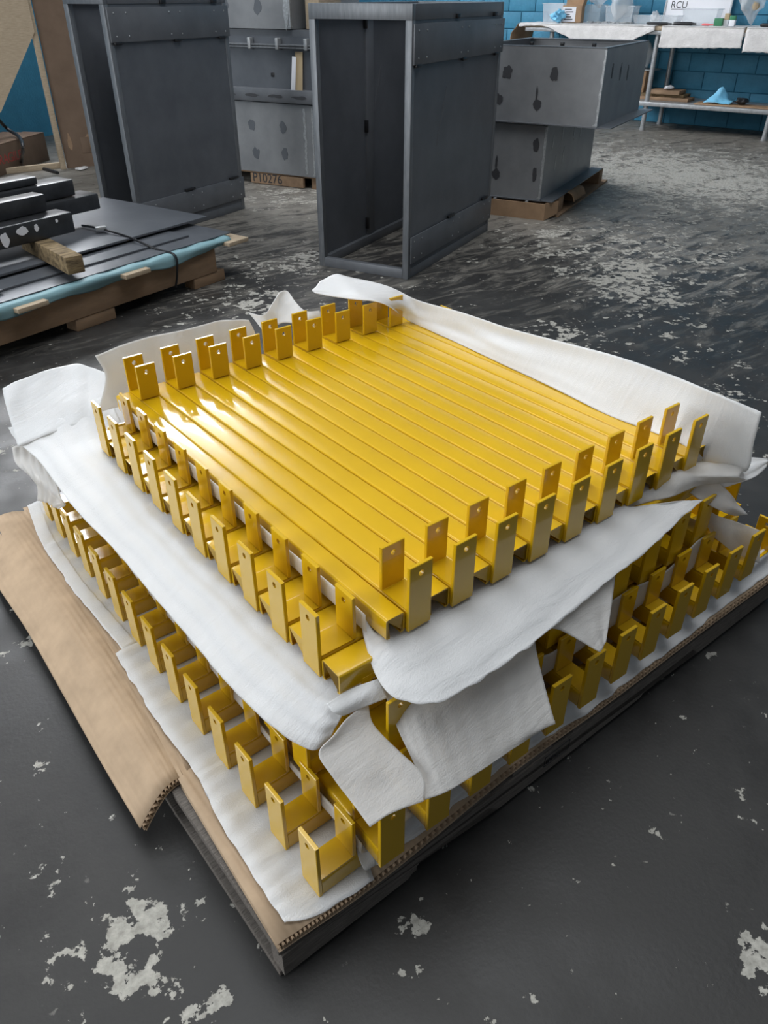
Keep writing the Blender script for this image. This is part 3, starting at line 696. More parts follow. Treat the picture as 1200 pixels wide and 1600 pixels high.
# smear marks on its panel
def blot(parent, m, c, ax, ay, w, h, seed, nrm, name='smudge'):
    """irregular thin film; ax, ay unit vectors in the surface"""
    bm = bmesh.new(); pts = []
    for k in range(18):
        a = 2 * math.pi * k / 18; rr = 1 + 0.45 * noise.noise(Vector((math.cos(a) * 1.6 + seed * 5.3, math.sin(a) * 1.6, seed)))
        pts.append(Vector(c) + Vector(ax) * math.cos(a) * w * rr + Vector(ay) * math.sin(a) * h * rr)
    top = [bm.verts.new(p + Vector(nrm) * 0.0016) for p in pts]; bot = [bm.verts.new(p) for p in pts]
    bm.faces.new(top); bm.faces.new(bot[::-1])
    for k in range(18): bm.faces.new((top[k], top[(k + 1) % 18], bot[(k + 1) % 18], bot[k]))
    return link(name, mesh_from(bm), m, parent)
for k in range(5):
    blot(tb, STEEL, (0.37 + k * 0.022, 0.004, 0.72 + k * 0.05), (1, 0, 0), (0.15, 0, 1), 0.008, 0.045, k + 3, (0, -1, 0))
    blot(tb, STEEL, (0.70 + k * 0.022, Wd_ if False else 0.61 - 0.010, 0.78 + k * 0.05), (1, 0, 0), (0.15, 0, 1), 0.008, 0.045, k + 9, (0, -1, 0))
# left frame, partly behind the plate stack
B0 = G(383, 326); B1 = G(329, 343); d2 = (B0 - B1).normalized(); ang2 = math.atan2(d2.y, d2.x)
LB = 1.10
steel_frame(B0 - d2 * LB, ang2, LB, 0.34, 1.42, 'tall dark sheet-steel frame standing behind the stack of steel plates')

# ------------------------------------------------------------------ welded steel boxes
def steel_box(name, loc, rz, L, Wd, z0, z1, label, flange='bottom', mats=STEELL):
    """open-top welded box, local x along L, y across; corner nearest the camera at the origin"""
    r = empty(name, (loc[0], loc[1], 0), rz); t = 0.006
    box('side_panel', mats, r, 0, L, 0, t, z0, z1); box('side_panel', mats, r, 0, L, Wd - t, Wd, z0, z1)
    box('end_panel', mats, r, 0, t, t, Wd - t, z0, z1); box('end_panel', mats, r, L - t, L, t, Wd - t, z0, z1)
    box('floor_panel', STEEL, r, t, L - t, t, Wd - t, z0 + 0.004, z0 + 0.010)
    # return flange round the top
    for a in ((0, L, 0, 0.035), (0, L, Wd - 0.035, Wd), (0, 0.035, 0.035, Wd - 0.035), (L - 0.035, L, 0.035, Wd - 0.035)):
        box('top_flange', TUBE, r, a[0], a[1], a[2], a[3], z1 - 0.004, z1 + 0.003)
    if flange == 'bottom':
        box('bottom_flange', STEEL, r, -0.012, L + 0.07, -0.10, 0.0, z0 - 0.002, z0 + 0.005)
        box('bottom_flange', STEEL, r, -0.02, 0.0, -0.012, Wd, z0 - 0.002, z0 + 0.005)
    # ground weld down the near corner
    bm = bmesh.new(); n = 26
    for s, (ax, ay) in enumerate((((0, 1, 0), (-1, 0, 0)), ((1, 0, 0), (0, -1, 0)))):
        prev = None
        for k in range(n + 1):
            z = z0 + 0.01 + (z1 - z0 - 0.02) * k / n; w = 0.014 + 0.006 * noise.noise(Vector((k * 0.4, s, z0 * 9)))
            p = Vector((-0.0012, -0.0012, z)); a = bm.verts.new(p); b = bm.verts.new(p + Vector(ax) * (w + (0.02 if k == 0 else 0)))
            if prev: bm.faces.new((prev[0], a, b, prev[1]))
            prev = (a, b)
    link('weld_seam', mesh_from(bm), WELD, r)
    tag(r, label, 'steel box'); return r
# right stack
E1 = Vector((0.917, 0.399, 0)); ea = math.atan2(E1.y, E1.x)
L0 = G(843, 315, .12)
lowb = steel_box('steel_box', L0, ea, 1.42, 0.95, 0.125, 0.627, 'grey welded steel box on wood blocks, lower of the pair before the workbench')
U0 = G(932, 199, .645)
U1 = G(997, 171, .645)
du = (U1 - U0).normalized(); ua = math.atan2(du.y, du.x)
upb = steel_box('steel_box', U0, ua, (U1 - U0).length, 0.95, 0.640, 1.108, 'grey open welded steel box overhanging another box before the workbench')
bm = bmesh.new(); bbox(bm, 0.05, 1.0, 0.89, 0.94, 1.02, 1.10)
for (y, z, w, h, s) in ((0.74, .95, .045, .05, 1), (.40, .95, .035, .055, 2), (.80, .78, .05, .045, 3), (.50, .76, .038, .045, 4)):
    blot(upb, SMUDGE, (-0.0002, y - .06, z), (0, 1, 0), (0, 0, 1), w * .8, h * .8, s, (-1, 0, 0))
    if s > 2: blot(upb, SMUDGE, (-0.0003, y - .05, z + .06), (0, 1, 0), (0, 0, 1), 0.008, 0.045, s + 4, (-1, 0, 0))
for k, x in enumerate((0.2, .42, .62)): blot(upb, SMUDGE, (x, -.0002, .97 - .02 * k), (1, 0, 0), (0, 0, 1), .016, .045, k + 20, (0, -1, 0))
for (y, z, w, h, s) in ((.36, .28, .04, .05, 5), (.07, .5, .03, .055, 6), (.06, .30, .022, .06, 7), (.5, .52, .04, .06, 8)):
    blot(lowb, SMUDGE, (-0.0002, y, z), (0, 1, 0), (0, 0, 1), w * .8, h * .8, s, (-1, 0, 0))
blot(lowb, SMUDGE, (-0.0003, .36, .36), (0, 1, 0), (0, 0, 1), .009, .05, 31, (-1, 0, 0))
for k, (x, z) in enumerate(((.18, .5), (.42, .53), (.75, .5), (.95, .48), (.5, .36), (.3, .34))): blot(lowb, WELD, (x, -.0002, z), (1, 0, 0), (.1, 0, 1), .010, .05, k + 40, (0, -1, 0), 'grind_mark')
for k in range(3): box('drain_stub', GALV, lowb, -0.035, -0.012, .08 + .25 * k, .10 + .25 * k, .10, .122, .003)
for k in range(4): box('bolt_head', BLK, upb, 0.93, .955, .1 + k * .25, .13 + k * .25, 1.068, 1.092, .004)
# skid below
sk = empty('wood_skid', (L0.x, L0.y, 0), ea); tag(sk, 'rough wood blocks on a board carrying the two stacked grey boxes', 'skid')
box('base_board', WOODB, sk, 0.10, 1.62, -0.13, 0.85, 0.0, 0.014)
for x in (0.18, 0.62, 1.40): box('block', WOODB, sk, x, x + 0.12, -0.10, 0.85, 0.014, 0.122, 0.003)
cf = empty('cardboard_wrap', (L0.x, L0.y, 0), ea); tag(cf, 'brown cardboard skirt folded under the lower grey box', 'cardboard')
box('front_skirt', CARDD, cf, -0.05, -0.042, -0.06, 0.9, 0.0, 0.115); 
bm = bmesh.new()
pr_ = [(-0.05, -0.06), (0.09, -0.12), (0.09, -0.112), (-0.042, -0.052)]
a = [bm.verts.new((x, y, 0.0 if i in (0, 3) else 0.03)) for i, (x, y) in enumerate(pr_)]; b = [bm.verts.new((x, y, 0.118)) for x, y in pr_]
bm.faces.new(a); bm.faces.new(b)
for k in range(4): bm.faces.new((a[k], a[(k + 1) % 4], b[(k + 1) % 4], b[k]))
link('side_skirt', mesh_from(bm), CARDD, cf)
rows = [[Vector((L0.x, L0.y, 0)) + E1 * s + Vector((.399, -.917, 0)) * p + Vector((0, 0, z)) for p, z in ((0.04, .118), (.13, .115), (.16, .06))] for s in (.38, .5, .66, .72)]
sheet('cardboard_scrap', rows, 10, 8, CARDD, 'torn brown cardboard scrap squeezed out from under the lower grey box', 'cardboard', thick=.004, wr=.01, ws=9, seed=30)

# middle stack, between the two tall frames
M0 = G(493, 278, .1); M1 = G(375, 265, .1)
dm = (M0 - M1).normalized(); E1m = Vector((-dm.y, dm.x, 0));
if E1m.dot(E1) < 0: E1m = -E1m
ma = math.atan2(E1m.y, E1m.x)
lm = steel_box('steel_box', M0, ma, 1.2, 1.35, 0.10, 0.645, 'grey welded steel box with bright corner weld, lowest between the tall frames', flange='none')
for (y, z, s) in ((.62, .47, 11), (.30, .47, 12), (.60, .25, 13), (.30, .26, 14)): blot(lm, STEELD, (-0.0002, y, z), (0, 1, 0), (0, 0, 1), .035, .045, s, (-1, 0, 0))
bm = bmesh.new(); prev = None
for k in range(31):
    z = .12 + .50 * k / 30; w = .010 + .012 * noise.noise(Vector((k * .6, 4, 1))); a = bm.verts.new((-.0015, .07 - .0 + .012 * noise.noise(Vector((k * .3, 9, 0))), z)); b = bm.verts.new((-.0015, a.co.y + .012 + w, z))
    if prev: bm.faces.new((prev[0], a, b, prev[1]))
    prev = (a, b)
link('weld_bead', mesh_from(bm), WELD, lm)
mm_ = empty('steel_box', (M0.x, M0.y, 0), ma)
tag(mm_, 'dark steel box with bolted rail, middle of the stack between the tall frames', 'steel box')
box('body', STEELD, mm_, 0.04, 1.2, -0.05, 1.4, 0.75, 1.12)
box('lower_lip', STEEL, mm_, -0.02, 1.2, -0.05, 1.4, 0.655, 0.752, .004)
for k in range(4): blot(mm_, SMUDGE, (-0.0202, .1 + .24 * k, .70), (0, 1, 0), (0, 0, 1), .075, .012, 50 + k, (-1, 0, 0))
box('rail', TUBE, mm_, 0.0, 0.04, -0.05, 1.4, 1.055, 1.068, .002); box('rail', TUBE, mm_, 0.0, 0.04, -0.05, 1.4, 1.038, 1.050, .002)
box('top_channel', STEEL, mm_, 0.05, 1.2, -0.05, 1.4, 1.12, 1.165)
for k in range(6): box('clamp_bolt', GALV, mm_, -0.012, 0.04, .02 + .27 * k, .05 + .27 * k, 1.03, 1.11, .006)
for y in (.38, .86): box('bolt_hole', BLK, mm_, 0.034, 0.041, y, y + .03, .835, .865, .003)
tg = link('paper_tag', box_me(-.002, .002, -.035, .035, -.30, 0, .001), TAN, None); tg.location = Vector((M0.x, M0.y, 0)) + Matrix.Rotation(ma, 3, 'Z') @ Vector((0.028, .12, 1.02)); tg.rotation_euler = (0, math.radians(6), ma)
tag(tg, 'curled manila paper tag hanging from the bolted rail', 'tag')
tg2 = link('paper_label', box_me(-.0015, .0015, -.02, .02, -.24, 0, .0006), WHITE, None); tg2.location = Vector((M0.x, M0.y, 0)) + Matrix.Rotation(ma, 3, 'Z') @ Vector((0.014, .158, .985)); tg2.rotation_euler = (0.06, math.radians(5), ma)
tag(tg2, 'narrow white paper slip behind the manila tag', 'tag')
ut = steel_box('steel_box', M0 + Matrix.Rotation(ma, 3, 'Z') @ Vector((0.02, .18, 0)), ma, 1.1, 1.2, 1.17, 1.62, 'grey steel box with ragged weld, topmost between the tall frames', flange='none')
for (y, z, s) in ((.30, 1.32, 61), (.62, 1.33, 62)): blot(ut, STEELD, (-0.0002, y, z), (0, 1, 0), (0, 0, 1), .035, .05, s, (-1, 0, 0))
blot(ut, WELD, (-0.0004, .035, 1.30), (0, 1, 0), (0, 0, 1), .022, .11, 63, (-1, 0, 0), 'weld_patch')
wb = empty('wood_block', (M0.x, M0.y, 0), ma); tag(wb, 'upright rough lumber offcut beside the top grey box', 'lumber')
box('offcut', WOOD, wb, 0.12, 0.45, -0.03, 0.10, 1.17, 1.55, .003)
mp_ = empty('wood_pallet', (M0.x, M0.y, 0), ma); tag(mp_, 'dark wood pallet stencilled P10276 under the stacked boxes between the frames', 'pallet')
for y in (-.02, .60, 1.25): box('stringer', WOODB, mp_, 0.03, 1.2, y, y + .08, 0, .085)
fbd = box('front_board', WOODB, mp_, 0.0, 0.03, .13, .68, 0.005, .085)
for k in range(5): box('deck_board', WOODB, mp_, 0.02 + k * .25, .16 + k * .25, -.02, 1.33, .085, .099)
tm = Matrix.Translation((-0.001, .66, .018)) @ Matrix.Rotation(-R90, 4, 'Z') @ Matrix.Rotation(R90, 4, 'X')
text_part('stencil', 'P10276', INK, fbd, tm, 0.105)

# ------------------------------------------------------------------ plate stack on its own pallet at the left
PS = Vector((0.96, 0.28, 0)).normalized(); PP = Vector((-PS.y, PS.x, 0)); pa = math.atan2(PS.y, PS.x)
O = G(335, 386, .20); O.z = 0
def SP(u, v, z):
    g = G(u, v, z) - O; return (g.dot(PS), g.dot(PP))
lp = empty('wood_pallet', O, pa); tag(lp, 'brown wooden pallet with jutting deck boards under the steel plate stack', 'pallet')
for p in (0.0, 0.55, 1.1): box('side_board', WOODB, lp, -2.2, 0.0, p, p + .03, .062, .20, .002)
for s in (-1.9, -0.86, -.06):
    for p in (0.0, 0.55, 1.05): box('foot_block', WOODB, lp, s - .12, s + .12, p + .004, p + .09, 0.0, .061, .003)
s1, p1 = SP(95, 480, .205); s2, p2 = SP(240, 425, .205); s3, p3 = SP(372, 372, .205)
for s in (s1, s2, s3, s1 - .62): box('deck_board', WOOD, lp, s - .16, s, -.075, 1.2, .201, .223, .002)
# blue sheet
rows = []
for k in range(15):
    s = -2.15 + k * (2.15 + .10) / 14
    rows.append([O + PS * s + PP * p + Vector((0, 0, z)) for p, z in ((-.028 - .012 * math.sin(k * 1.3), .188 + .010 * math.sin(k * 2.1) + (.03 if k > 13 else 0)), (-.034, .226), (-.005, .2385), (.12, .2360), (.6, .2360), (1.1, .2360))])
sheet('blue_sheet', rows, 90, 30, BLUEF, 'pale blue foam sheet spread under the dark steel plates', 'foam sheet', thick=.003, wr=.004, ws=8, fold=(9, 0, .5), seed=33)
# steel plates
def plate_obj(s0, s1, p0, p1, z, t, rot, label, m=STEELD, nm='steel_plate'):
    o = link(nm, box_me(s0 - s1, 0, 0, p1 - p0, 0, t, .001), m); o.location = O + PS * s1 + PP * p0 + Vector((0, 0, z)); o.rotation_euler[2] = pa + math.radians(rot)
    tag(o, label, 'steel plate'); return o
a = SP(194 + 0, 398, .246)
plate_obj(-2.1, SP(338, 358, .246)[0], 0.02, 1.05, .2405, .006, 0.5, 'wide dark steel plate lying directly on the pale blue sheet')
plate_obj(-2.1, SP(268, 361, .26)[0], 0.14, 1.0, .2475, .010, 0.0, 'second dark steel plate up, with light sheared edge')
plate_obj(-2.2, -1.25, 0.10, .9, .258, .010, 1.5, 'short dark steel plate under the far end of the timber block')
plate_obj(-1.95, SP(288, 330, .285)[0], 0.30, 1.25, .270, .012, 1.0, 'topmost large dark steel plate with scuffed corner under the strap')
# timber block
ts, tp = SP(134, 424, .285)
tbm = empty('timber_block', O + PS * ts + PP * tp, pa + math.radians(-14)); tag(tbm, 'old split timber block wedged between the steel plates and black bars', 'lumber')
box('block', TIMB, tbm, -.085, 0, 0, .60, .2835, .365, .004)
tb2 = empty('timber_block', O + PS * (ts - .95) + PP * tp, pa); tag(tb2, 'old timber block carrying the hidden ends of the black bars', 'lumber')
box('block', TIMB, tb2, -.085, 0, 0, .60, .2835, .365, .004)
# black bars
def rtube(u, v, z, w, h, L, label, m):
    s, p = SP(u, v, z); r = empty('steel_bar', O + PS * s + PP * p, pa)
    box('bar', m, r, -L, 0, 0, w, z, z + h, .008); tag(r, label, 'steel bar', None); return r
BARM = mat('black_bar_steel', (0.05, 0.052, 0.056), 0.33, 0.6, col2=(0.09, 0.093, 0.10), vscale=8)
b1 = rtube(119, 362, .366, .13, .10, 1.5, 'thick black steel bar with chipped white paint, resting on the timber block', BARM)
rtube(158, 326, .366, .16, .085, 1.5, 'thick black steel bar with rounded end, beside the chipped bar', BARM)
rtube(76, 330, .468, .10, .085, 1.3, 'black steel bar with bright top edge, stacked on the chipped bar', BARM)
rtube(119, 305, .455, .15, .085, 1.3, 'black steel bar with bright top face, stacked on the rounded bar', BARM)
rtube(60, 288, .542, .13, .04, 1.2, 'flat black steel bar lying highest at the back of the bar stack', BARM)
for (x, z, w, h, s) in ((-.30, .43, .03, .02, 71), (-.22, .43, .012, .018, 72), (-.40, .41, .02, .03, 73), (-.10, .44, .008, .008, 74)): blot(b1, WHITE, (x, -.0002, z), (1, 0, 0), (0, 0, 1), w, h, s, (0, -1, 0), 'paint_chip')
# strap
k1 = G(250, 393, .235); k2 = G(250, 446, .0); 
pts = [G(128, 352, .30), G(160, 358, .302), G(200, 370, .285), G(225, 381, .268), G(247, 390, .249), O + PS * (SP(250, 394, .235)[0]) + PP * -.045 + Vector((0, 0, .236)), O + PS * (SP(250, 394, .235)[0]) + PP * -.040 + Vector((0, 0, .14)), O + PS * (SP(250, 394, .235)[0]) + PP * -.012 + Vector((0, 0, .058))]
st = link('strap', tube_me(resample(pts, 40), .006, 6), BLK); tag(st, 'black steel strapping band tied over the plates and pallet side', 'strap')
bk = link('strap_buckle', box_me(-.03, .03, -.018, .018, 0, .022, .004), GALV); bk.location = G(158, 360, .296); bk.rotation_euler[2] = pa - .5; tag(bk, 'small bright metal buckle on the black strapping band', 'buckle')

# ------------------------------------------------------------------ crate, cardboard panel and FRAGILE box at the far left
C0 = G(150, 259); C1 = G(108, 263)
dc = (C0 - C1).normalized()
cp = empty('cardboard_sheet', C0, math.atan2(dc.y, dc.x)); tag(cp, 'large brown cardboard panel standing behind the left steel frame', 'cardboard')
box('panel', CARD_SHADE, cp, -.27, 0.7, 0, .012, 0, 2.2); box('torn_edge', CARD_SHADE, cp, -.10, -.02, -.004, 0, .12, .26, .002)
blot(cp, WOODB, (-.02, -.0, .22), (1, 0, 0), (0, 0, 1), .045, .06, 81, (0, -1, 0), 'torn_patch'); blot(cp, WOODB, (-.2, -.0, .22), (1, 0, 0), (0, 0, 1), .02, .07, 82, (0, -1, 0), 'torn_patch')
K0 = G(102, 263)
cr = empty('wood_crate', K0, math.atan2(dc.y, dc.x) + .08); tag(cr, 'open lumber crate with slanted plywood gusset by the blue side wall', 'crate')
box('post', WOOD, cr, -.045, 0, -.045, 0, 0, 2.1, .003); box('post', WOOD, cr, -1.35, -1.3, -.045, 0, 0, 2.1, .003)
bm = bmesh.new(); pf = [(-.02, 1.15), (-.02, 2.1), (-1.3, 2.1), (-1.3, .15), (-.62, .15)]
pf = [(-.03, 1.12), (-.03, 2.1), (-1.3, 2.1), (-1.3, .35), (-.47, .52)]
a = [bm.verts.new((x, -.062, z)) for x, z in pf]; b = [bm.verts.new((x, -.046, z)) for x, z in pf]
bm.faces.new(a); bm.faces.new(b)
for k in range(5): bm.faces.new((a[k], a[(k + 1) % 5], b[(k + 1) % 5], b[k]))
link('gusset', mesh_from(bm), WOOD, cr)
box('base_rail', WOOD, cr, -1.3, 0, .02, .07, 0.0, .05, .003); box('post', WOOD, cr, -.52, -.46, .35, .40, 0, 2.1, .003)
F1 = G(78, 250); F0 = G(0, 276); df = (F1 - F0).normalized()
fb = empty('cardboard_box', F1, math.atan2(df.y, df.x)); tag(fb, 'brown cardboard box printed FRAGILE in red, on the floor by the crate', 'box')
fl_ = (F1 - F0).length
fbb = box('body', CARD_SHADE, fb, -fl_ - .25, 0, 0, .45, 0, .25, .004); box('flap', CARD_SHADE, fb, -fl_ - .25, 0, 0, .22, .25, .256, .001)
text_part('print', 'FRAGILE', RED, fbb, Matrix.Translation((-fl_ - .01, -.001, .09)) @ Matrix.Rotation(R90, 4, 'X'), .115)
ho = link('hose', tube_me(resample([G(-12, 175, .5), G(10, 200, .33), G(30, 214, .28), G(36, 232, .26), G(33, 255, .04), G(40, 262, .02), G(60, 262, .012), G(90, 270, .012)], 40), .016, 8), BLK)
tag(ho, 'black hose looped over the FRAGILE box onto the floor', 'hose')
pc = sheet('paper_scrap', [[G(117, 262, .006), G(128, 260, .02), G(138, 260, .006)], [G(118, 265, .006), G(128, 265, .012), G(137, 263, .006)]], 6, 8, CLOTH, 'crumpled pale paper scrap on the floor by the cardboard panel', 'paper', wr=.004, ws=20, thick=.001, seed=40)

# ------------------------------------------------------------------ workbench
BH = 1.09
wbn = empty('workbench', BL1, wz); tag(wbn, 'long galvanised workbench with lower shelf against the blue block wall', 'workbench')
span = (BL2 - BL1).length
def tilt_leg(x, d):
    return link('leg', tube_me([(x, d * ws * 1.0, 0.0), (x, d * ws, BH - .04)], .028, 12), GALV, wbn)
for x in (0.0, span):
    for dpt in (0.0, -.62):
        tilt_leg(x, dpt)
        lk = link('foot', tube_me([(x, dpt * ws, 0), (x, dpt * ws, .03)], .034, 12), GALV, wbn)
for x in (-1.35,): tilt_leg(x, 0.0); tilt_leg(x, -.62)
sbox('shelf', GALV, wbn, -.18, span + .05, -.70, .05, .27, .315, .004)
sbox('bench_top', WOOD, wbn, -1.72, span + 1.2, -.72, .06, BH - .04, BH, .003)
sbox('top_rail', GALV, wbn, -1.70, span + 1.2, .035, .06, BH - .08, BH - .042, .002)
def bw(x, d, z): return BL1 + WD * x + WN * d + Vector((0, 0, z))
# table paper in three pieces, hanging over the front edge
def paper(x0, x1, drops, label, seed, front=.075):
    rows = []
    n = len(drops)
    for k, dr in enumerate(drops):
        x = x0 + (x1 - x0) * k / (n - 1)
        rows.append([bw(x, -.68, BH + .006), bw(x, -.25, BH + .006), bw(x, .05, BH + .007), bw(x, front, BH - .01), bw(x, front + .008, BH - .5 * dr), bw(x, front + .01, BH - dr)])
    sheet('table_paper', rows, 50, 36, CLOTH, label, 'table paper', thick=.002, wr=.006, ws=9, ragged=.01, seed=seed)
paper(-1.78, -.02, (.03, .02, .03, .10, .16, .20, .24, .23, .12, .04), 'white table paper with wavy edge over the end of the bench nearer the grey boxes', 51)
paper(.06, .98, (.21, .21, .20, .20, .19, .19), 'white table paper sheet over the middle of the bench', 52)
paper(1.0, 2.6, (.22, .22, .21, .21), 'white table paper sheet over the end of the bench beyond its second leg', 53)
rows = [[bw(-1.76 - .02 * k, -.5 + .18 * k, BH + .006 - .0), bw(-1.84 - .02 * k, -.5 + .18 * k, BH - .10), bw(-1.9, -.5 + .18 * k, BH - .24)] for k in range(4)]
sheet('cardboard_scrap', rows, 12, 10, CARDD, 'brown cardboard scrap bent over the end of the workbench', 'cardboard', wr=.02, ws=6, thick=.004, seed=54)
# things on the bench
def bpos(u, d, z=BH + .012):
    """position on the bench at photo column u and depth d behind the front edge"""
    best = None
    for k in range(-260, 320):
        x = k * .01; p = bw(x, -d, z) - CP; t = p.dot(CD); uu = 600 + CF * p.dot(CR) / t
        if best is None or abs(uu - u) < best[0]: best = (abs(uu - u), x)
    return best[1]
def bin_(u0, u1, d, h, label, dep=.22):
    x0, x1 = bpos(u0, d), bpos(u1, d)
    w = x1 - x0; r = empty('plastic_bin', bw((x0 + x1) / 2, -d, BH + .012), wz); tag(r, label, 'plastic bin')
    bm = bmesh.new(); t = .003
    lo = [(-w * .45, -dep * .45), (w * .45, -dep * .45), (w * .45, dep * .45), (-w * .45, dep * .45)]; hi = [(-w / 2, -dep / 2), (w / 2, -dep / 2), (w / 2, dep / 2), (-w / 2, dep / 2)]
    a = [bm.verts.new((x, y, 0)) for x, y in lo]; b = [bm.verts.new((x, y, h)) for x, y in hi]
    bm.faces.new(a)
    for k in range(4): bm.faces.new((a[k], a[(k + 1) % 4], b[(k + 1) % 4], b[k]))
    o = link('tub', mesh_from(bm), CLEAR, r); md = o.modifiers.new('thickness', 'SOLIDIFY'); md.thickness = t
    bm = bmesh.new()
    for q in ((-w / 2 - .01, w / 2 + .01, -dep / 2 - .01, -dep / 2 + .004), (-w / 2 - .01, w / 2 + .01, dep / 2 - .004, dep / 2 + .01), (-w / 2 - .01, -w / 2 + .004, -dep / 2, dep / 2), (w / 2 - .004, w / 2 + .01, -dep / 2, dep / 2)): bbox(bm, *q, h - .008, h)
    link('rim', mesh_from(bm), CLEAR, r); return r
bin_(852, 884, .45, .20, 'clear plastic bin at the wavy-papered end of the bench, behind the blue gloves')
bin_(914, 941, .52, .19, 'clear plastic bin stuffed with clear film, beside the small cardboard box')
bin_(949, 992, .45, .18, 'clear plastic bin holding a bag of screws')
bin_(992, 1062, .48, .085, 'low clear plastic tray behind the row of pens')
bin_(1068, 1122, .35, .16, 'frosted plastic bin before the whiteboard')
# small cardboard box with white label and open flaps
x0, x1 = bpos(880, .25), bpos(908, .25)
cb = empty('cardboard_box', bw((x0 + x1) / 2, -.25, BH + .012), wz + .2); tag(cb, 'small open cardboard box with white label on the bench', 'box')
box('body', CARDD, cb, -.12, .12, -.09, .09, 0, .18, .003); cbl = sbox('label', WHITE, cb, -.115, .05, .09, .092, .01, .165)
for k in range(5): sbox('label_text', INK, cbl, -.09 + .018 * (k % 2), .02 - .02 * (k % 3), .092, .0926, .03 + k * .026, .040 + k * .026)
f = link('flap', box_me(-.12, .12, 0, .004, 0, .12), CARDD, cb); f.location = (0, -.09 * ws, .18); f.rotation_euler[0] = .25 * ws
f = link('flap', box_me(0, .004, -.09, .09, 0, .10), CARDD, cb); f.location = (.12, 0, .18); f.rotation_euler[1] = .3
def lump(name, p, sx, sy, sz, m, label, cat, seed, rough=.5, sub=3, up=True):
    bm = bmesh.new(); bmesh.ops.create_icosphere(bm, subdivisions=sub, radius=1)
    for v in bm.verts:
        c = v.co.copy(); k = 1 + rough * (noise.noise(c * 1.7 + Vector((seed, 0, 0))) + .6 * abs(noise.noise(c * 4.1 + Vector((0, seed, 0)))))
        v.co = Vector((c.x * sx * k, c.y * sy * k, max(-.98, c.z) * sz * k))
    mz = min(v.co.z for v in bm.verts)
    for v in bm.verts: v.co.z -= mz
    me = mesh_from(bm); me.shade_smooth()
    o = link(name, me, m); o.location = p; tag(o, label, cat); return o
lump('rubber_glove', bw(bpos(873, .12), -.12, BH + .012), .10, .06, .05, BLUEG, 'crumpled bright blue gloves on the table paper', 'gloves', 1, .8, 4)
lump('plastic_bag', bw(bpos(928, .40), -.40, BH + .16), .17, .10, .15, BAG, 'clear plastic film bag bulging out of a bin', 'plastic bag', 2, .7)
lump('plastic_bag', bw(bpos(966, .40), -.40, BH + .03), .20, .10, .19, BAG, 'clear bag of screws with yellow slip in a bin', 'plastic bag', 3, .6)
lump('plastic_bag', bw(bpos(1168, .22), -.22, BH + .012), .17, .09, .20, BAG, 'clear plastic bag with orange packet, standing past the green boxes', 'plastic bag', 4, .6)
lump('packet', bw(bpos(1174, .20), -.20, BH + .16), .05, .03, .04, mat('orange_packet', (.75, .45, .12), .5), 'small orange packet inside the clear bag', 'packet', 5, .3, 2)
lump('packet', bw(bpos(970, .38), -.38, BH + .30), .05, .03, .03, mat('yellow_slip', (.75, .72, .35), .6), 'pale yellow slip in the bag of screws', 'packet', 6, .3, 2)
lump('plastic_bag', bw(bpos(1022, .25), -.25, BH + .012), .05, .04, .055, BAG, 'small clear bag standing by the low tray', 'plastic bag', 7, .6)
# loose screws
bm = bmesh.new()
for k in range(90):
    u = 915 + 70 * random.random(); x = bpos(918, .1) + (bpos(985, .1) - bpos(918, .1)) * random.random(); y = random.gauss(0, .05)
    mt = Matrix.Translation((x, (-.10 + y) * ws, BH + .014 + random.random() * .012)) @ Matrix.Rotation(random.random() * 6, 4, 'Z')
    bbox(bm, -.018, .018, -.005, .005, 0, .009, 0, mt)
sc = link('loose_screws', mesh_from(bm), GALV); sc.location = BL1; sc.rotation_euler[2] = wz; sc['kind'] = 'stuff'; tag(sc, 'scattered loose screws on the table paper', 'screws')
# whiteboard leaning on the wall
x0, x1 = bpos(1038, .6, BH + .2), bpos(1143, .6, BH + .2)
wbd = empty('whiteboard', bw(x0, -.60, BH + .008), wz); wbd.rotation_euler = (math.radians(8) * ws, 0, wz); tag(wbd, 'whiteboard lettered RCU leaning on the blue wall behind the bench', 'whiteboard')
wbb = sbox('board', WHITE, wbd, 0, x1 - x0, -.012, 0, 0, .75, .002)
for q in ((0, x1 - x0, 0, .018), (0, x1 - x0, .735, .75), (0, .018, .018, .735), (x1 - x0 - .018, x1 - x0, .018, .735)): sbox('frame', GALV, wbd, q[0], q[1], 0, .008, q[2], q[3], .001)
tmx = Matrix.Translation((.07, .0012 * ws, .165))
tmx = tmx @ (Matrix.Rotation(math.pi, 4, 'Z') if ws > 0 else Matrix.Identity(4)) @ Matrix.Rotation(R90, 4, 'X')
text_part('lettering', 'RCU', INK, wbb, tmx if ws < 0 else Matrix.Translation((.28, .0012, .165)) @ Matrix.Rotation(math.pi, 4, 'Z') @ Matrix.Rotation(R90, 4, 'X'), .10)
sbox('underline', INK, wbb, .08, .26, 0, .0012, .150, .155)
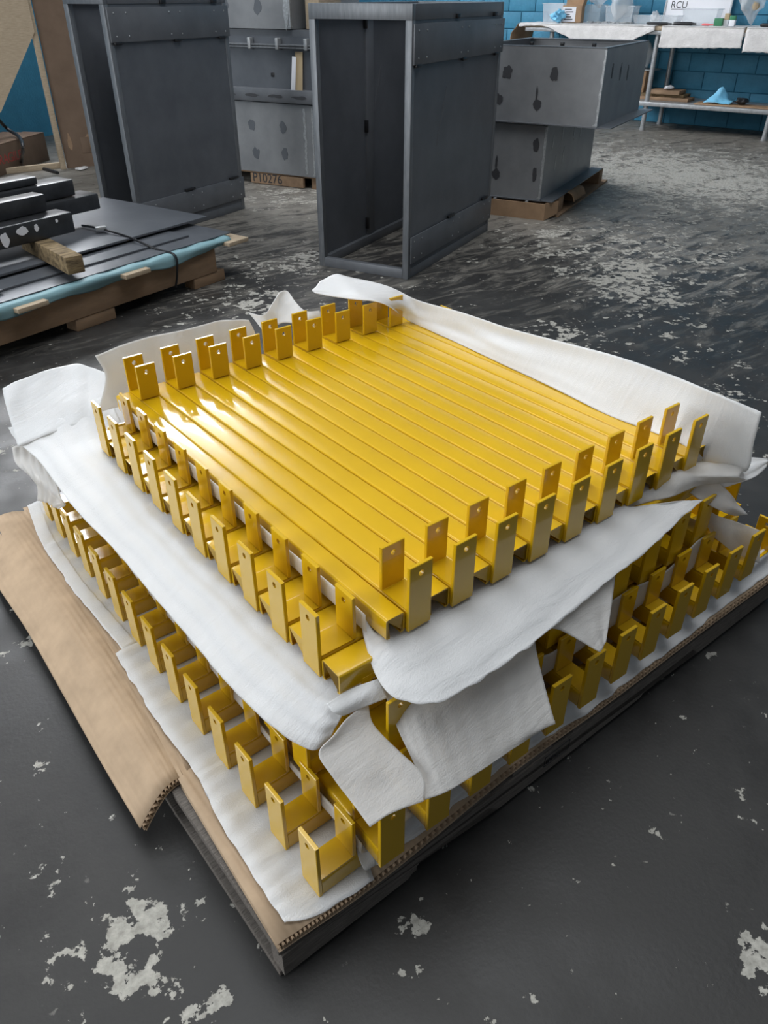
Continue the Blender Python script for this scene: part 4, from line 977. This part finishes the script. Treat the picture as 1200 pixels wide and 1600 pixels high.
# pens, tags, small boxes
def pen(u0, u1, d, r, m, label, nm='marker_pen', cat='pen'):
    x0, x1 = bpos(u0, d), bpos(u1, d)
    o = link(nm, tube_me([bw(x0, -d, 0) - BL1, bw(x0 + .02, -d, 0) - BL1, bw(x1 - .05, -d + .01, 0) - BL1, bw(x1 - .04, -d + .01, 0) - BL1, bw(x1, -d + .01, 0) - BL1], [r * .7, r, r, r * .6, r * .5], 8), m); o.location = BL1 + Vector((0, 0, BH + .012 + r)); tag(o, label, cat); return o
pen(1010, 1050, .03, .014, BLK, 'long black marker lying at the bench edge nearer the wavy paper'); pen(1052, 1088, .03, .018, BLK, 'thicker black marker lying end to end with the long one')
pen(1096, 1114, .04, .012, PINK, 'pink pen beside the black markers'); pen(1188, 1215, .05, .018, BLK, 'black tool handle lying past the clear bag', 'tool', 'tool')
for k, (u0, u1, d, h, m, lb) in enumerate(((1116, 1128, .06, .075, GREEN, 'small green carton with white frame, nearest the pink pen'), (1131, 1138, .12, .12, TAN, 'small tan and white carton behind the green cartons'), (1139, 1147, .08, .10, GREEN, 'small dark green and white carton beside the tan one'))):
    x0, x1 = bpos(u0, d), bpos(u1, d); r = empty('small_carton', bw((x0 + x1) / 2, -d, BH + .012), wz); tag(r, lb, 'carton'); w = (x1 - x0) / 2
    box('body', m, r, -w, w, -.03, .03, 0 if k == 0 else .06, h, .002)
    if k: box('lower_label', WHITE, r, -w, w, -.03, .03, 0, .06, .002)
# things on the lower shelf
SZ = .316
def spx(u, d): return bpos(u, d, SZ)
for k, (u0, u1, d, z, t, m, lb) in enumerate(((996, 1080, .30, SZ, .035, WOODB, 'bottom brown board of the small stack on the lower shelf'), (1000, 1072, .34, SZ + .036, .03, TIMB, 'middle brown board of the small stack on the lower shelf'), (1018, 1064, .30, SZ + .067, .045, WOODB, 'short thick brown pad topping the stack on the lower shelf'), (1088, 1215, .14, SZ, .012, CARDD, 'flat brown cardboard sheet under the blue rag on the lower shelf'))):
    x0, x1 = spx(u0, d), spx(u1, d); o = link('board' if k < 3 else 'cardboard_sheet', box_me(x0, x1, -.13, .13, 0, t, .003), m); o.location = bw(0, -d, z); o.rotation_euler[2] = wz; tag(o, lb, 'board' if k < 3 else 'cardboard')
lump('paper_ball', bw(spx(1042, .28), -.28, SZ + .113), .07, .05, .022, WHITE, 'white crumpled paper with dark print on the stacked boards', 'paper', 11, .4)
rows = [[bw(spx(1100, .16), -.10, SZ + .02), bw(spx(1112, .16), -.08, SZ + .025), bw(spx(1126, .16), -.07, SZ + .03), bw(spx(1142, .16), -.08, SZ + .02)],
        [bw(spx(1106, .16), -.16, SZ + .06), bw(spx(1116, .16), -.16, SZ + .11), bw(spx(1130, .16), -.15, SZ + .05), bw(spx(1146, .16), -.16, SZ + .05)],
        [bw(spx(1112, .16), -.22, SZ + .07), bw(spx(1122, .16), -.20, SZ + .18), bw(spx(1134, .16), -.24, SZ + .06), bw(spx(1150, .16), -.25, SZ + .03)],
        [bw(spx(1114, .16), -.30, SZ + .02), bw(spx(1124, .16), -.30, SZ + .03), bw(spx(1138, .16), -.3, SZ + .02), bw(spx(1154, .16), -.3, SZ + .02)]]
sheet('shop_rag', rows, 26, 26, BLUEG, 'light blue shop rag bunched up on the lower shelf', 'rag', wr=.012, ws=14, thick=.003, seed=60)
lump('cloth_bundle', bw(spx(1158, .2), -.2, SZ + .013), .09, .06, .03, BARM, 'dark grey rag lump behind the blue rag', 'rag', 13, .5)
bx = empty('storage_box', bw(spx(996, .42), -.42, SZ), wz); tag(bx, 'brown storage box half hidden by the overhanging grey box under the bench', 'box'); box('body', CARDD, bx, -.25, .12, -.15, .15, .066, .30, .004); box('lid', GALV, bx, -.26, .20, -.16, .16, .30, .312, .002)
lump('plastic_bag', bw(spx(1000, .42), -.42, SZ + .313), .07, .06, .13, BAG, 'clear bag on the storage box under the bench', 'plastic bag', 15, .5)
